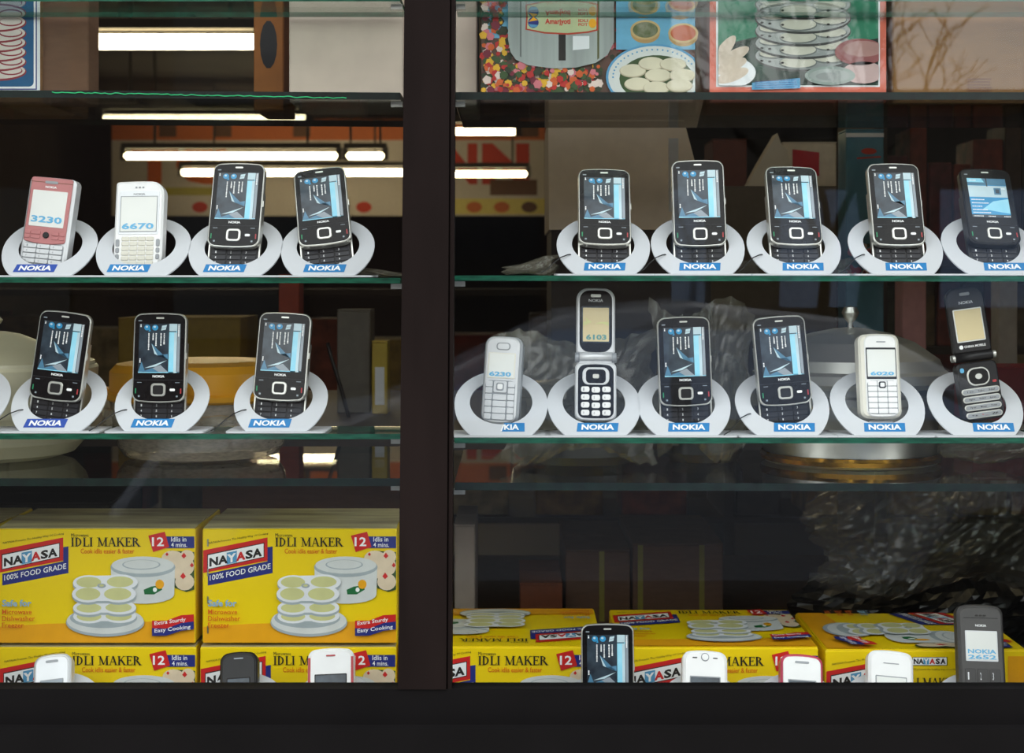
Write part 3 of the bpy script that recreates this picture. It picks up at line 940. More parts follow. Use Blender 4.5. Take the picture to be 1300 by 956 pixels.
def proto_flip(kind='silver'):
    root = thing('flip_phone', 'flip', 'phone')
    dark = kind == 'dark'
    shell = M_black_mat if dark else M_silver
    # lower half
    part(MB(S).prism(rrect(-26, 0, 26, 72, 7, 4, 0, 1.5), -5, 11, shell, 1.6), 'lower_body', root)
    if not dark:
        part(MB(S).prism(rrect(-22.5, 3, 22.5, 68, 8, 5, 2, 1), -5.7, -4.6, M_black, 0.3), 'key_bed', root)
        part(MB(S).prism(rrect(-17, 44, 17, 66, 8, 5), -6.5, -5.3, M_silver, 0.5), 'navigation_frame', root)
        part(MB(S).prism(rrect(-12.5, 46, 12.5, 63.5, 5, 5), -7.0, -6.1, M_black, 0.4), 'navigation_ring', root)
        part(MB(S).prism(rrect(-4, 52, 4, 57.5, 1.5, 3), -7.6, -6.7, M_chrome, 0.3), 'select_key', root)
        keys(root, 4, 3, -20, 20, 42.5, 3.5, M_white_pl, -6.8, -5.3, M_silver_d, 2.6, 2.2, bow=-0.6)
        part(MB(S).box(-24, 2, 72, 24, 14, 78, M_silver), 'hinge_block', root)
        part(MB(S).tube([(-20.5, 2, 80), (0, 2, 80), (20.5, 2, 80)], 5.0, M_silver, 14), 'hinge_barrel', root)
        for s in (-1, 1):
            part(MB(S).tube([(s * 20.6, 2, 79), (s * 23, 2, 79), (s * 26.2, 2, 79)], 6.3, M_silver_d, 12), 'hinge_knuckle', root)
    else:
        part(MB(S).prism(rrect(-14.5, 42, 14.5, 65, 10, 6), -6.2, -4.8, M_chrome, 0.6), 'navigation_ring', root)
        part(MB(S).prism(rrect(-12.6, 43.8, 12.6, 63.2, 8.5, 6), -6.7, -5.8, M_black, 0.4), 'navigation_pad', root)
        part(MB(S).prism(ell(0, 53.5, 4.6, 3.6, 16), -7.4, -6.4, M_chrome, 0.4), 'select_key', root)
        for i in range(4):
            z = 39.5 - i * 10
            w = 24.5 - i * 0.4
            kf = part(MB(S).prism(rrect(-w, z - 8, w, z, 4, 4), -6.2, -4.8, M_chrome, 0.5), 'key_row', root)
            mbk = MB(S).prism(rrect(-w + 1.5, z - 6.6, w - 1.5, z - 1.4, 2.6, 4), -6.8, -5.8, M_silver_d if i < 3 else M_silver_d, 0.3)
            for q, g in enumerate(('1 oo', '2abc', '3def', '4ghi', '5jkl', '6mn', '7pqr', '8tuv', '9xy', '*+', '0 _', '#')[i * 3:i * 3 + 3]):
                xx = -w * 0.72 + q * w * 0.56
                text(mbk, g, xx, z - 5.2, xx + 8, z - 2.8, -7.0, M_pblack if not (i == 3 and q == 1) else M_red, 0.01, res=1)
            part(mbk, 'keys', kf)
        part(MB(S).prism(rrect(-22, 60, -17, 66, 2, 2), -5.6, -4.8, M_lcd_blue), 'call_key', root)
        part(MB(S).prism(rrect(17, 44, 22, 47, 1, 2), -5.6, -4.8, M_red), 'end_key', root)
        part(MB(S).tube([(-24, 2, 79), (0, 2, 79), (24, 2, 79)], 6.0, M_black_mat, 14), 'hinge_barrel', root)
        for s in (-1, 1):
            part(MB(S).tube([(s * 24, 2, 79), (s * 26, 2, 79), (s * 28.5, 2, 79)], 4.6, M_chrome, 12), 'hinge_knuckle', root)
    # upper flap
    fl = MB(S).prism(rrect(-24.5, 84, 24.5, 166, 12, 6, 1.5, 0, radii=(3, 3, 13, 13)), -1.5, 7, shell, 1.8)
    part(fl, 'flap', root)
    if not dark:
        part(MB(S).prism(rrect(-20.5, 87, 20.5, 163, 11, 6, 1.5, 1.5), -2.3, -1.0, M_black, 0.4), 'flap_panel', root)
        part(MB(S).prism(rrect(-18, 97.5, 18, 143.5, 0.8, 2), -2.7, -2.0, M_scr, 0.2), 'screen_frame', root)
        part(MB(S).prism(rrect(-16.5, 99, 16.5, 142, 0.8, 2), -3.1, -2.4, M_lcd_cream, 0.2), 'screen', root)
        lcd_number(root, '6103', -12.5, 101, 13.5, 108, -3.4, M_lcd_teal, 0.04)
        wl = MB(S)
        wl.poly([(-16, 119), (-10, 121), (-5, 124), (-9, 126), (-13, 130), (-12, 125), (-16, 124)], -3.3, M_pwell)
        wl.poly([(-2, 121), (8, 122), (16, 119), (16, 124), (6, 124)], -3.3, M_pwell)
        part(wl, 'screen_picture', root)
        ear, ez, lz = M_chrome, 155.5, 149.5
    else:
        part(MB(S).prism(rrect(-18.5, 98, 18.5, 140, 1.5, 3), -2.3, -1.0, M_lcd_white, 0.3), 'screen_frame', root)
        part(MB(S).prism(rrect(-17, 99.5, 17, 138.5, 0.8, 2), -2.7, -2.0, M_lcd_cream, 0.2), 'screen', root)
        part(MB(S).prism(ell(-14.5, 92, 2.6, 2.6, 12), -2.1, -1.2, M_ink_white), 'network_emblem', root)
        lgx = MB(S)
        text(lgx, 'CHINA MOBILE', -10.5, 90.6, 17, 93.6, -1.9, M_ink_white, 0.02)
        part(lgx, 'network_lettering', root)
        ear, ez, lz = M_silver_d, 156.5, 146
    part(MB(S).prism(rrect(-6.5, ez, 6.5, ez + 4, 1.4, 3), -3.0, -1.2, ear, 0.4), 'earpiece', root)
    lg = MB(S)
    text(lg, 'NOKIA', -9, lz, 9, lz + 3.6, -2.75, M_silver, 0.0)
    part(lg, 'maker_lettering', root)
    return root


def proto_round_bar(cbody, cfront, clcd, frame, line=None, w=29.5, H=150, digits=None, trim=None):
    """plain candy bar phone of the bottom row (its upper end shows over the rail)"""
    root = thing('bar_phone', 'bar', 'phone')
    part(MB(S).prism(rrect(-w, 0, w, H, 9, 5, 3, 3), -3, 13, cbody, 2.2), 'body', root)
    part(MB(S).prism(rrect(-w + 3, 4, w - 3, H - 3, 7, 5, 2.5, 2.5), -4.2, -2.4, cfront, 0.8), 'front_cover', root)
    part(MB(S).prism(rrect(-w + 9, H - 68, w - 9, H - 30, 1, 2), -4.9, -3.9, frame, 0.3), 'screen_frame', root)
    part(MB(S).prism(rrect(-w + 10.2, H - 66.5, w - 10.2, H - 31.5, 0.6, 2), -5.3, -4.5, clcd, 0.2), 'screen', root)
    if digits:
        for i, d in enumerate(digits):
            lcd_number(root, d, -w + 11.5, H - 58.5 - i * 7, w - 11.5, H - 53 - i * 7, -5.6, M_lcd_blue, 0.03)
    if trim:
        for s in (-1, 1):
            part(MB(S).box(s * (w - 2.2) - 1.6, -4.6, H - 70, s * (w - 2.2) + 1.6, -2.6, H - 9, trim), 'side_trim', root)
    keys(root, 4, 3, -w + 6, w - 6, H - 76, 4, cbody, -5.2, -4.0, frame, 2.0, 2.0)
    return root


def earslots(root, xs, z, m, w=2.5, h=0.9):
    for x in xs:
        part(MB(S).prism(rrect(x - w, z - h, x + w, z + h, h * 0.9, 2), -5.0, -3.9, m), 'earpiece_slot', root)


PROTO['slider'] = proto_slider()
PROTO['slider_dark'] = proto_slider('dark')
PROTO['pink'] = proto_pink()
PROTO['white'] = proto_white()
PROTO['silver'] = proto_silver_bar()
PROTO['ivory'] = proto_ivory()
PROTO['flip'] = proto_flip()
PROTO['flip_dark'] = proto_flip('dark')
for k, r in PROTO.items():
    KIDS[r.name] = [c for c in C.objects if c.parent == r]
_all = list(C.objects)
for o in _all:
    if o.parent and o.parent.parent:
        KIDS.setdefault(o.parent.name, []).append(o)
USED = set()


def phone(kind, cx, shelf, label, roll, height, Hfull, yaw=0.0, group=None, zs=None, base=2.5, dx=0.0):
    """height: photo pixels from shelf to the phone's top; Hfull: the phone's own length"""
    zz = ZS[shelf] if zs is None else zs
    r = PROTO[kind]
    if kind in USED:
        o = copy_tree(r)
    else:
        o = r
        USED.add(kind)
    thick = 11.2 if kind.startswith('slider') else 14.2
    t = math.radians(10)
    for _ in range(12):                        # lean so that foot on the base and top edge both sit where they should
        b0 = max(base, 5.0 + thick * math.sin(t))
        c = (height - b0) / Hfull / math.cos(math.radians(roll))
        t = math.acos(min(0.995, max(c, math.cos(math.radians(33)))))
    tilt, base = math.degrees(t), b0
    cross = {'slider_dark': 27.0, 'low_plain': 30.0, 'flip_dark': 27.0}.get(kind, 29.0)                               # px above the shelf where the phone passes through the ring
    y0 = (math.tan(math.radians(TILT_RING)) - math.tan(t)) * cross
    Y = YS + 0.006 + (y0 + 3.0) * S
    x = (cx - 650) * Y / F
    dtop = -(cx - 650) * (Hfull * math.sin(t) * S) / Y      # lean that perspective alone already shows
    roll -= math.degrees(math.atan2(dtop, height))
    foot = base + abs(math.sin(math.radians(roll))) * 24
    place(o, Vector((x, Y, zz + foot * S)), roll, tilt, yaw)
    REST.append((x, Y, zz, base - thick * math.sin(t)))
    tag(o, label, 'phone', group)
    return o


G_SL = 'slider phones on ring stands'
# (kind, foot centre px, shelf, roll, height above shelf, own length, stand centre, sticker offset, sticker, tether, phone label, stand label, yaw)
ROWS = [
    ('pink', 54, 'p1L', 7.3, 123, 124, 58, -9, 'n', False, 'dusty pink bar phone with silver keys at the left end of the upper shelf', 'white ring stand under the dusty pink phone', -8),
    ('white', 175, 'p1L', 1.5, 121, 122, 178, -11, 'b', False, 'white bar phone with cut upper right corner beside the pink phone', 'white ring stand under the white phone with the cut corner', -4),
    ('slider', 294, 'p1L', 3.8, 144, 147, 296, -8, 'b', False, 'black slider phone right of the white phone, leaning right, upper left shelf', 'white ring stand right of the white phone, upper left shelf', -4),
    ('slider', 416, 'p1L', -4.0, 136, 149, 414, 0, 'b', False, 'black slider phone nearest the upright on the upper left shelf', 'white ring stand nearest the upright on the upper left shelf', 2),
    ('slider', 768, 'p1R', -0.6, 135, 149, 767, 0, 'b', True, 'black upright slider phone first from the upright on the upper right shelf', 'white ring stand first from the upright on the upper right shelf', 0),
    ('slider', 890, 'p1R', -2.2, 146, 148, 888, -1, 'b', True, 'black slider phone second from the upright, tallest on the upper right shelf', 'white ring stand second from the upright on the upper right shelf', 0),
    ('slider', 1013, 'p1R', -3.6, 138, 149, 1011, 6, 'b', True, 'black slider phone third from the upright on the upper right shelf', 'white ring stand third from the upright on the upper right shelf', 2),
    ('slider', 1144, 'p1R', -4.6, 142, 149, 1141, 6, 'b', True, 'black slider phone fourth from the upright on the upper right shelf', 'white ring stand fourth from the upright on the upper right shelf', 2),
    ('slider_dark', 1267, 'p1R', -7.2, 134, 147, 1261, 10, 'b', False, 'black slider phone with dark rim and light blue screen, upper right corner', 'white ring stand under the dark rimmed slider phone', 3),
    ('slider', 66, 'p2L', 8.0, 150, 153, 70, -8, 'n', True, 'black slider phone in front of the cream pot, leaning right', 'white ring stand in front of the cream pot', -3),
    ('slider', 201, 'p2L', 1.6, 149, 152, 202, -5, 'b', True, 'black slider phone in front of the left half of the orange lid', 'white ring stand in front of the left half of the orange lidded bowl', -1),
    ('slider', 352, 'p2L', 4.2, 146, 150, 354, -9, 'b', True, 'black slider phone at the right end of the orange lidded bowl', 'white ring stand at the right end of the orange lidded bowl', -4),
    ('silver', 634, 'p2R', 2.2, 122, 122, 636, 4, 't', False, 'silver bar phone nearest the upright, lower right shelf', 'white ring stand with torn sticker under the silver bar phone', -9),
    ('flip', 756, 'p2R', 0.2, 184, 187, 755, 3, 'b', False, 'open silver flip phone with cream screen', 'white ring stand under the silver flip phone', 0),
    ('slider', 872, 'p2R', -2.2, 154, 156, 870, 3, 'b', False, 'black slider phone next to the silver flip phone, lower right shelf', 'white ring stand right of the silver flip phone', 0),
    ('slider', 1000, 'p2R', -5.2, 151, 154, 996, 10, 'b', True, 'black slider phone leaning left in front of the steel pot', 'white ring stand in front of the left side of the steel pot', 2),
    ('ivory', 1119, 'p2R', -1.6, 126, 126, 1118, 2, 'b', False, 'white and ivory bar phone in front of the steel pot', 'white ring stand under the white and ivory bar phone', 4),
    ('flip_dark', 1249, 'p2R', -9.0, 183, 186, 1243, 14, 'b', False, 'open black flip phone with cream screen, lower right corner', 'white ring stand under the open black flip phone', 3),
]
for (kind, fx, shelf, roll, h, H, sx, lx, sk, te, lab, slab, yaw) in ROWS:
    own = {'slider': 142, 'slider_dark': 142, 'pink': 112.5, 'white': 110, 'silver': 109.5, 'ivory': 106, 'flip': 167.5, 'flip_dark': 167.5}[kind]
    base = 3.5
    if kind == 'pink' or kind == 'white' or kind == 'silver' or kind == 'ivory':
        base = max(3.5, h - own * 0.985)
    if kind.startswith('flip'):
        base = max(3.5, h - own * 0.99)
    phone(kind, fx, shelf, lab, roll, h, own, yaw, G_SL if kind == 'slider' else None, base=base)
    ring_stand(sx, shelf, slab, lx, sk, te)
ring_stand(-54, 'p2L', 'white ring stand cut by the left edge of the picture, beside the cream pot', -6, 'b', False)

# bottom row: only the upper ends of these phones show above the rail
Z3 = ZS['p3L']


def low_phone(kind, cx, top, label, own, roll=0.0, group=None):
    h = 958 - top
    phone(kind, cx, 'p3L' if cx < 540 else 'p3R', label, roll, h, own, 0, group, base=max(3.5, h - own * 0.985))
    ring_stand(cx, 'p3L' if cx < 540 else 'p3R', 'white ring stand hidden behind the rail, under the ' + ' '.join(label.replace(',', '').split()[:6]), 0, 'b')


PROTO['low_silver'] = proto_round_bar(M_silver, M_silver, M_scr_grey, M_silver_d, w=24, H=100)
earslots(PROTO['low_silver'], (0,), 93, M_silver_d, 8, 1.5)
PROTO['low_dark'] = proto_round_bar(M_black_mat, M_black_mat, M_scr, M_black, w=24, H=103)
earslots(PROTO['low_dark'], (0,), 97, M_scr_grey, 6, 0.7)
PROTO['low_redtrim'] = proto_round_bar(M_white_pl, M_white_pl, M_scr, M_black, w=29.5, H=108, trim=M_red)
earslots(PROTO['low_redtrim'], (0,), 101, M_red, 6, 1.0)
PROTO['low_white'] = proto_round_bar(M_white_pl, M_white_pl, M_scr, M_silver_d, w=28.5, H=105)
earslots(PROTO['low_white'], (-13, 13), 98, M_pblack, 3, 0.6)
part(MB(S).prism(ell(0, 99, 5.2, 5.2, 18), -5.2, -4.0, M_silver_d, 0.4), 'camera_ring', PROTO['low_white'])
part(MB(S).prism(ell(0, 99, 4.2, 4.2, 18), -5.5, -4.8, M_white_pl, 0.3), 'camera_button', PROTO['low_white'])
PROTO['low_pink'] = proto_round_bar(mat('rose_plastic', (196, 70, 96), 0.3), M_white_pl, M_scr, M_silver_d, w=27, H=100)
earslots(PROTO['low_pink'], (0,), 92, M_silver_d, 9, 1.4)
PROTO['low_plain'] = proto_round_bar(M_white_pl, M_white_pl, M_lcd_white, M_silver_d, w=29.0, H=104)
earslots(PROTO['low_plain'], (0,), 90, M_silver_d, 10, 0.5)
PROTO['low_grey'] = proto_round_bar(mat('dark_grey_plastic', (62, 60, 60), 0.45), mat('dark_grey_plastic2', (72, 70, 69), 0.45), M_lcd_white, M_silver, w=29.5, H=162,
                                    digits=('NOKIA', '2652'))
earslots(PROTO['low_grey'], (-5, 0, 5), 151, M_pblack, 2.0, 1.0)
_lg = MB(S)
text(_lg, 'NOKIA', -7, 137, 7, 140, -4.5, M_ink_white, 0.02)
part(_lg, 'maker_lettering', PROTO['low_grey'])
part(MB(S).prism(rrect(-22, 147.6, 22, 148.3, 0.3, 1), -4.6, -3.9, M_black_mat), 'panel_seam', PROTO['low_grey'])
low_phone('low_silver', 66, 857, 'silver phone top in front of the lower left carton', 100)
low_phone('low_dark', 303, 853, 'dark phone top in front of the logo, left of the upright', 103)
low_phone('low_redtrim', 420, 848, 'white phone top with red sides, left of the upright', 108)
low_phone('slider', 772, 811, 'black slider phone in front of the yellow cartons, bottom row', 141, -0.5, None)
low_phone('low_white', 895, 851, 'white phone top with round button, bottom row', 105)
low_phone('low_pink', 1018, 856, 'rose phone top with white front, bottom row', 100)
low_phone('low_plain', 1131, 852, 'plain wide white phone top, bottom row', 104)
low_phone('low_grey', 1250, 792, 'dark grey bar phone with white screen, bottom right corner', 163, -2.5)

# ------------------------------------------------------------------ printed cartons
PW, PH = 246.0, 144.0


def strokes_serif(mb, word, x0, z0, x1, z1, y, m):
    """thin-and-thick roman capitals drawn as bars with serifs"""
    T, t, sr = 0.17, 0.07, 0.09
    G = {
        'I': (0.42, [(0.21, 0, 0.21, 1, T)], [(0.21, 0), (0.21, 1)]),
        'D': (0.86, [(0.2, 0, 0.2, 1, T)], [(0.2, 0), (0.2, 1)]),
        'L': (0.70, [(0.2, 0, 0.2, 1, T), (0.2, 0.04, 0.66, 0.04, t), (0.64, 0.0, 0.68, 0.26, t)], [(0.2, 0), (0.2, 1)]),
        'M': (1.10, [(0.17, 0, 0.17, 1, t), (0.17, 1, 0.55, 0.05, T), (0.55, 0.05, 0.92, 1, t), (0.92, 0, 0.92, 1, T)], [(0.17, 0), (0.92, 0), (0.12, 1), (0.97, 1)]),
        'A': (0.92, [(0.13, 0, 0.46, 1, t), (0.46, 1, 0.79, 0, T), (0.25, 0.35, 0.67, 0.35, t)], [(0.13, 0), (0.79, 0)]),
        'K': (0.92, [(0.2, 0, 0.2, 1, T), (0.24, 0.42, 0.72, 1, t), (0.40, 0.6, 0.80, 0, T)], [(0.2, 0), (0.2, 1), (0.74, 1), (0.82, 0)]),
        'E': (0.74, [(0.2, 0, 0.2, 1, T), (0.2, 0.04, 0.68, 0.04, t), (0.2, 0.96, 0.64, 0.96, t), (0.2, 0.52, 0.52, 0.52, t), (0.66, 0, 0.70, 0.24, t), (0.64, 0.78, 0.64, 1, t), (0.52, 0.4, 0.52, 0.64, t)],
              [(0.2, 0), (0.2, 1)]),
        'R': (0.88, [(0.2, 0, 0.2, 1, T), (0.42, 0.5, 0.82, 0, T)], [(0.2, 0), (0.2, 1), (0.82, 0)]),
        ' ': (0.45, [], []),
    }
    tot = sum(G[c][0] for c in word)
    k = (x1 - x0) / tot
    h = z1 - z0
    x = x0

    def bar(ax, az, bx, bz, w):
        d = Vector((bx - ax, 0, bz - az)).normalized()
        nx, nz = -d.z * w / 2, d.x * w / 2
        if abs(d.x) < 0.02:
            nx, nz = w / 2, 0
        elif abs(bz - az) > 0.9 * h:
            nx, nz = w / 2, 0
        mb.add([(ax - nx, y, az - nz), (ax + nx, y, az + nz), (bx + nx, y, bz + nz), (bx - nx, y, bz - nz)], [(0, 1, 2, 3)], m)
    for c in word:
        wd, ss, sers = G[c]
        for (ax, az, bx, bz, w) in ss:
            bar(x + ax * k, z0 + az * h, x + bx * k, z0 + bz * h, w * k)
        for (sx, sz) in sers:
            bar(x + (sx - 0.17) * k, z0 + (sz * 0.95 + 0.025) * h, x + (sx + 0.17) * k, z0 + (sz * 0.95 + 0.025) * h, 0.05 * h)
        if c in 'DR':
            zc, rz = (0.5, 0.48) if c == 'D' else (0.74, 0.25)
            rx = 0.5 if c == 'D' else 0.42
            n = 10
            o_, i_ = [], []
            for q in range(n + 1):
                a = math.pi / 2 - math.pi * q / n
                o_.append((x + (0.24 + rx * math.cos(a) * 1.0) * k, y, z0 + (zc + rz * math.sin(a)) * h))
                i_.append((x + (0.24 + (rx - 0.17) * math.cos(a)) * k, y, z0 + (zc + (rz - 0.07) * math.sin(a)) * h))
            mb.add(o_ + i_, [(q, q + 1, n + 2 + q, n + 1 + q) for q in range(n)], m)
        x += wd * k


def carton_print(variant=False):
    """front panel artwork, u to the right, v upwards, in photo pixels (the cartoon figure is left out)"""
    mb = MB(S)
    L = [0.0]

    def y():
        L[0] -= 0.06
        return L[0]

    def P(pts, m):
        mb.poly([(u, PH - v) for u, v in pts][::-1], y(), m)

    def E(u, v, a, b, m, n=22):
        mb.poly(ell(u, PH - v, a, b, n), y(), m)

    def T(s, u0, v0, u1, v1, m, bold=0.0, slope=0.0, shear=0.0, res=2):
        text(mb, s, u0, PH - v1, u1, PH - v0, y(), m, bold, slope, shear, res)
    P([(0, 124), (60, 120), (246, 116), (246, 144), (0, 144)], M_org)
    # maker's panel
    P([(6, 56), (82, 40), (82, 22), (88.5, 21), (88.5, 55), (6, 71)], M_pblue)
    P([(0, 26), (82, 9.5), (82, 39), (0, 55)], M_pred)
    P([(5.2, 31), (78, 16), (78, 35), (5.2, 51)], M_pblack)
    P([(6.2, 32.2), (77, 17.2), (77, 34.2), (6.2, 49.8)], M_ink_white)
    sl = 0.205

    def V(u, v):
        return v - (u - 8) * sl
    P([(30, V(30, 33.5)), (43, V(43, 33.5)), (43, V(43, 48.5)), (30, V(30, 48.5))], M_lblue)
    for ch, u0, u1, m in (('N', 8, 19, M_pblack), ('A', 19, 31.5, M_pblack), ('Y', 30.5, 42, M_ink_white), ('A', 42, 54, M_pred), ('S', 54, 63.5, M_pblack), ('A', 63, 75, M_pblack)):
        T(ch, u0, V(u0, 36), u1, V(u0, 47), m, 0.045, (u1 - u0) * sl)
    T('100% FOOD GRADE', 8.5, 57.8, 86, 64.8, M_ink_white, 0.01, 15.5)
    T('NAYASA Presents The Healthy Way Of Cooking', 7, 15.2, 83, 18.6, M_pblack, 0.0, 12.5, res=1)
    if variant:
        P([(224, 6), (246, 6), (246, 118), (224, 122)], M_org)
        P([(106, 7), (149, 7), (149, 18), (106, 18)], M_pblack)
        P([(106.6, 7.6), (148.4, 7.6), (148.4, 17.4), (106.6, 17.4)], M_ink_white)
        P([(119.5, 8.5), (126.5, 8.5), (126.5, 16.5), (119.5, 16.5)], M_lblue)
        for ch, u0, u1, m in (('N', 107.5, 113.5, M_pblack), ('A', 113.5, 120, M_pblack), ('Y', 120, 126, M_ink_white), ('A', 127, 134, M_pred), ('S', 134.5, 140, M_pblack), ('A', 140.5, 147, M_pblack)):
            T(ch, u0, 9, u1, 16, m, 0.04)
        T('NAYASA presents the healthy way of cooking', 97, 21.5, 162, 24.4, M_pblack, 0.0, res=1)
        strokes_serif(mb, 'IDLI MAKER', 92, PH - 45, 162, PH - 34, y(), M_pblack)
    else:
        T('Microwave', 92, 4.2, 114, 8.6, M_pblack, 0.0, res=1)
        strokes_serif(mb, 'IDLI MAKER', 91.5, PH - 21, 178, PH - 9.5, y(), M_pblack)
        T('Cook idlis easier & faster', 104, 23.6, 171, 30, M_ptxt, 0.005)
    # the count
    if not variant:
        P([(206, 8), (246, 8), (246, 23), (210, 23)], M_pblue)
        P([(188.5, 7), (209, 2), (214.5, 21.5), (194.5, 28)], M_pred)
        T('12', 193, 9, 208, 20.5, M_ink_white, 0.02)
        T('Idlis in', 217, 8.6, 236, 14.6, M_ink_white, 0.01)
        T('4 mins.', 217, 15.8, 237, 21.6, M_ink_white, 0.01)
        # idlis on a leaf
        P([(204, 36), (216, 26), (246, 28), (246, 76), (236, 79), (222, 74)], M_pgreen)
        for (u, v, a, b) in ((219, 36, 14, 10), (237, 34, 9, 9), (236, 46, 10, 12), (224, 52, 12, 10), (234, 66, 12, 11)):
            E(u, v, a, b, M_cream, 16)
        for (u, v, r) in ((233, 33, 3.2), (243, 45, 2.6), (232, 59, 3.6), (212, 31, 2)):
            P([(u - r, v), (u, v - r * 1.4), (u + r, v), (u, v + r)], M_pred)
    # lidded box
    E(182, 82, 39, 12, M_pgrey)
    P([(142, 47), (222, 47), (221, 82), (143, 82)], M_pgrey)
    E(182, 47, 40.5, 13, M_pgrey2, 28)
    E(182, 44.5, 39, 11, M_pgrey, 28)
    E(180, 44, 24, 6.5, M_pgrey2, 24)
    E(180, 43.6, 22, 5.6, M_pgrey, 24)
    P([(183, 76), (192, 72), (205, 70), (206, 76), (196, 82), (184, 82)], mat('emblem_green', (30, 110, 60), 0.4))
    E(203, 69, 5.5, 6, M_org, 12)
    E(197, 76, 2.6, 3, M_ink_white, 10)
    # dish with the idli plates
    E(135, 118, 49, 18, M_pgrey2, 30)
    E(135, 115.5, 48, 17, M_pgrey, 30)
    E(133, 112, 42, 13, M_pgrey2, 30)
    for k, v in enumerate((110, 99)):
        for dv, m in ((3.0, M_pgrey2), (0.0, M_white)):
            E(115, v + dv, 20, 9, m, 20)
            E(153, v + dv - 0.5, 21, 9, m, 20)
            P([(112, v + dv - 8), (156, v + dv - 8), (156, v + dv + 6), (112, v + dv + 6)], m)
        E(115, v, 15.5, 6, M_pwell, 18)
        E(152, v - 0.5, 16.5, 6, M_pwell, 18)
    for dv, m in ((3.0, M_pgrey2), (0.0, M_white)):
        E(115, 67 + dv, 20, 10, m, 20)
        E(154, 66 + dv, 22, 10, m, 20)
        E(114, 81 + dv, 20, 11, m, 20)
        E(152, 81 + dv, 22, 11, m, 20)
        P([(112, 58 + dv), (156, 57 + dv), (156, 90 + dv), (112, 90 + dv)], m)
    for (u, v, a, b) in ((115, 66, 15.5, 7), (154, 65.5, 16.5, 7), (114, 81, 15.5, 8), (151, 81, 17, 8)):
        E(u, v, a, b, M_pwell, 20)
    E(131, 70.5, 5.5, 3, M_pgrey2, 12)
    E(131, 70.2, 3, 1.5, M_pwell, 12)
    # lists and ribbons
    T('Safe for', 7, 88.5, 43.5, 97, M_psky, 0.03)
    T('Microwave', 7, 100.5, 44, 107, M_ptxt, 0.01)
    T('Dishwasher', 7, 109, 48, 115.5, M_ptxt, 0.01)
    T('Freezer', 7, 117.5, 34, 124, M_ptxt, 0.01)
    P([(194, 115), (212, 115), (230, 108), (246, 107), (246, 116), (230, 118), (212, 125), (194, 124.5)], M_pred)
    P([(194, 124.5), (212, 125), (230, 118), (246, 116), (246, 126), (230, 128), (212, 134), (194, 134.5)], M_pblue)
    T('Extra Sturdy', 197, 116, 236, 122.5, M_ink_white, 0.012, 5.5)
    T('Easy Cooking', 197, 125.5, 242, 132, M_ink_white, 0.012, 5.5)
    return mb


ME_PRINT = carton_print().mesh('front_print')
ME_PRINT_SIDE = carton_print(True).mesh('front_print')


def carton(px0, px1, ytop, ybot, Y, depth, label, top='dust', rot=0.0, zb=None, staple=False):
    a, b = W(px0, ytop, Y), W(px1, ybot, Y)
    w, h = b.x - a.x, a.z - b.z
    z0 = b.z if zb is None else zb
    t = thing('idli_maker_carton', label, 'carton', ((a.x + b.x) / 2, Y, z0), 'yellow printed cartons')
    t.rotation_euler = (0, 0, math.radians(rot))
    hw = w / 2
    mb = MB()
    mb.prism(rrect(-hw, 0, hw, h, 0.0015, 2), 0, depth, M_yel, 0.0012)
    mb.build('body', t)
    p = link('front_print', ME_PRINT_SIDE if top == 'side' else ME_PRINT, t)
    p.scale = (w * 0.992 / (PW * S), 1, h * 0.985 / (PH * S))
    p.location = (-hw * 0.992, -0.0002, h * 0.006)
    # top flaps meeting in the middle
    fm = M_dust if top == 'dust' else M_yel
    for k in (0, 1):
        fl = MB()
        y0, y1 = (0.001, depth * 0.497) if k == 0 else (depth * 0.503, depth - 0.001)
        lift = 0.0015 if top == 'dust' else 0.0004
        fl.add([(-hw + 0.001, y0, h + 0.0003), (hw - 0.001, y0, h + 0.0003), (hw - 0.001, y1, h + 0.0003 + (lift if k == 0 else 0)), (-hw + 0.001, y1, h + 0.0003 + (lift * 2.2 if k == 0 else 0)),
                (-hw + 0.001, y0, h + 0.0012), (hw - 0.001, y0, h + 0.0012), (hw - 0.001, y1, h + 0.0012 + (lift if k == 0 else 0)), (-hw + 0.001, y1, h + 0.0012 + (lift * 2.2 if k == 0 else 0))],
               [(4, 5, 6, 7), (3, 2, 1, 0), (0, 1, 5, 4), (1, 2, 6, 5), (2, 3, 7, 6), (3, 0, 4, 7)], fm)
        fl.build('top_flap', t)
    if top != 'dust':
        q = link('top_print', ME_PRINT, t)
        zz = h + 0.0022
        if top == 'same':
            q.rotation_euler = (-math.radians(90), 0, 0)
            q.scale = (w * 0.98 / (PW * S), 1, depth * 0.98 / (PH * S))
            q.location = (-hw * 0.98, depth * 0.01, zz)
        elif top == 'turned':
            q.rotation_euler = (-math.radians(90), 0, math.radians(180))
            q.scale = (w * 0.98 / (PW * S), 1, depth * 0.98 / (PH * S))
            q.location = (hw * 0.98, depth * 0.99, zz)
        else:
            q.rotation_euler = (-math.radians(90), 0, math.radians(-90))
            q.scale = (depth * 0.98 / (PW * S), 1, w * 0.98 / (PH * S))
            q.location = (-hw * 0.98, depth * 0.99, zz)
    if staple:
        for v in (0.12, 0.38, 0.62, 0.88):
            s = MB().box(-hw + 0.0055, -0.0014, h * v - 0.004, -hw + 0.0068, 0.0, h * v + 0.004, M_metal)
            s.build('staple', t)
    return t


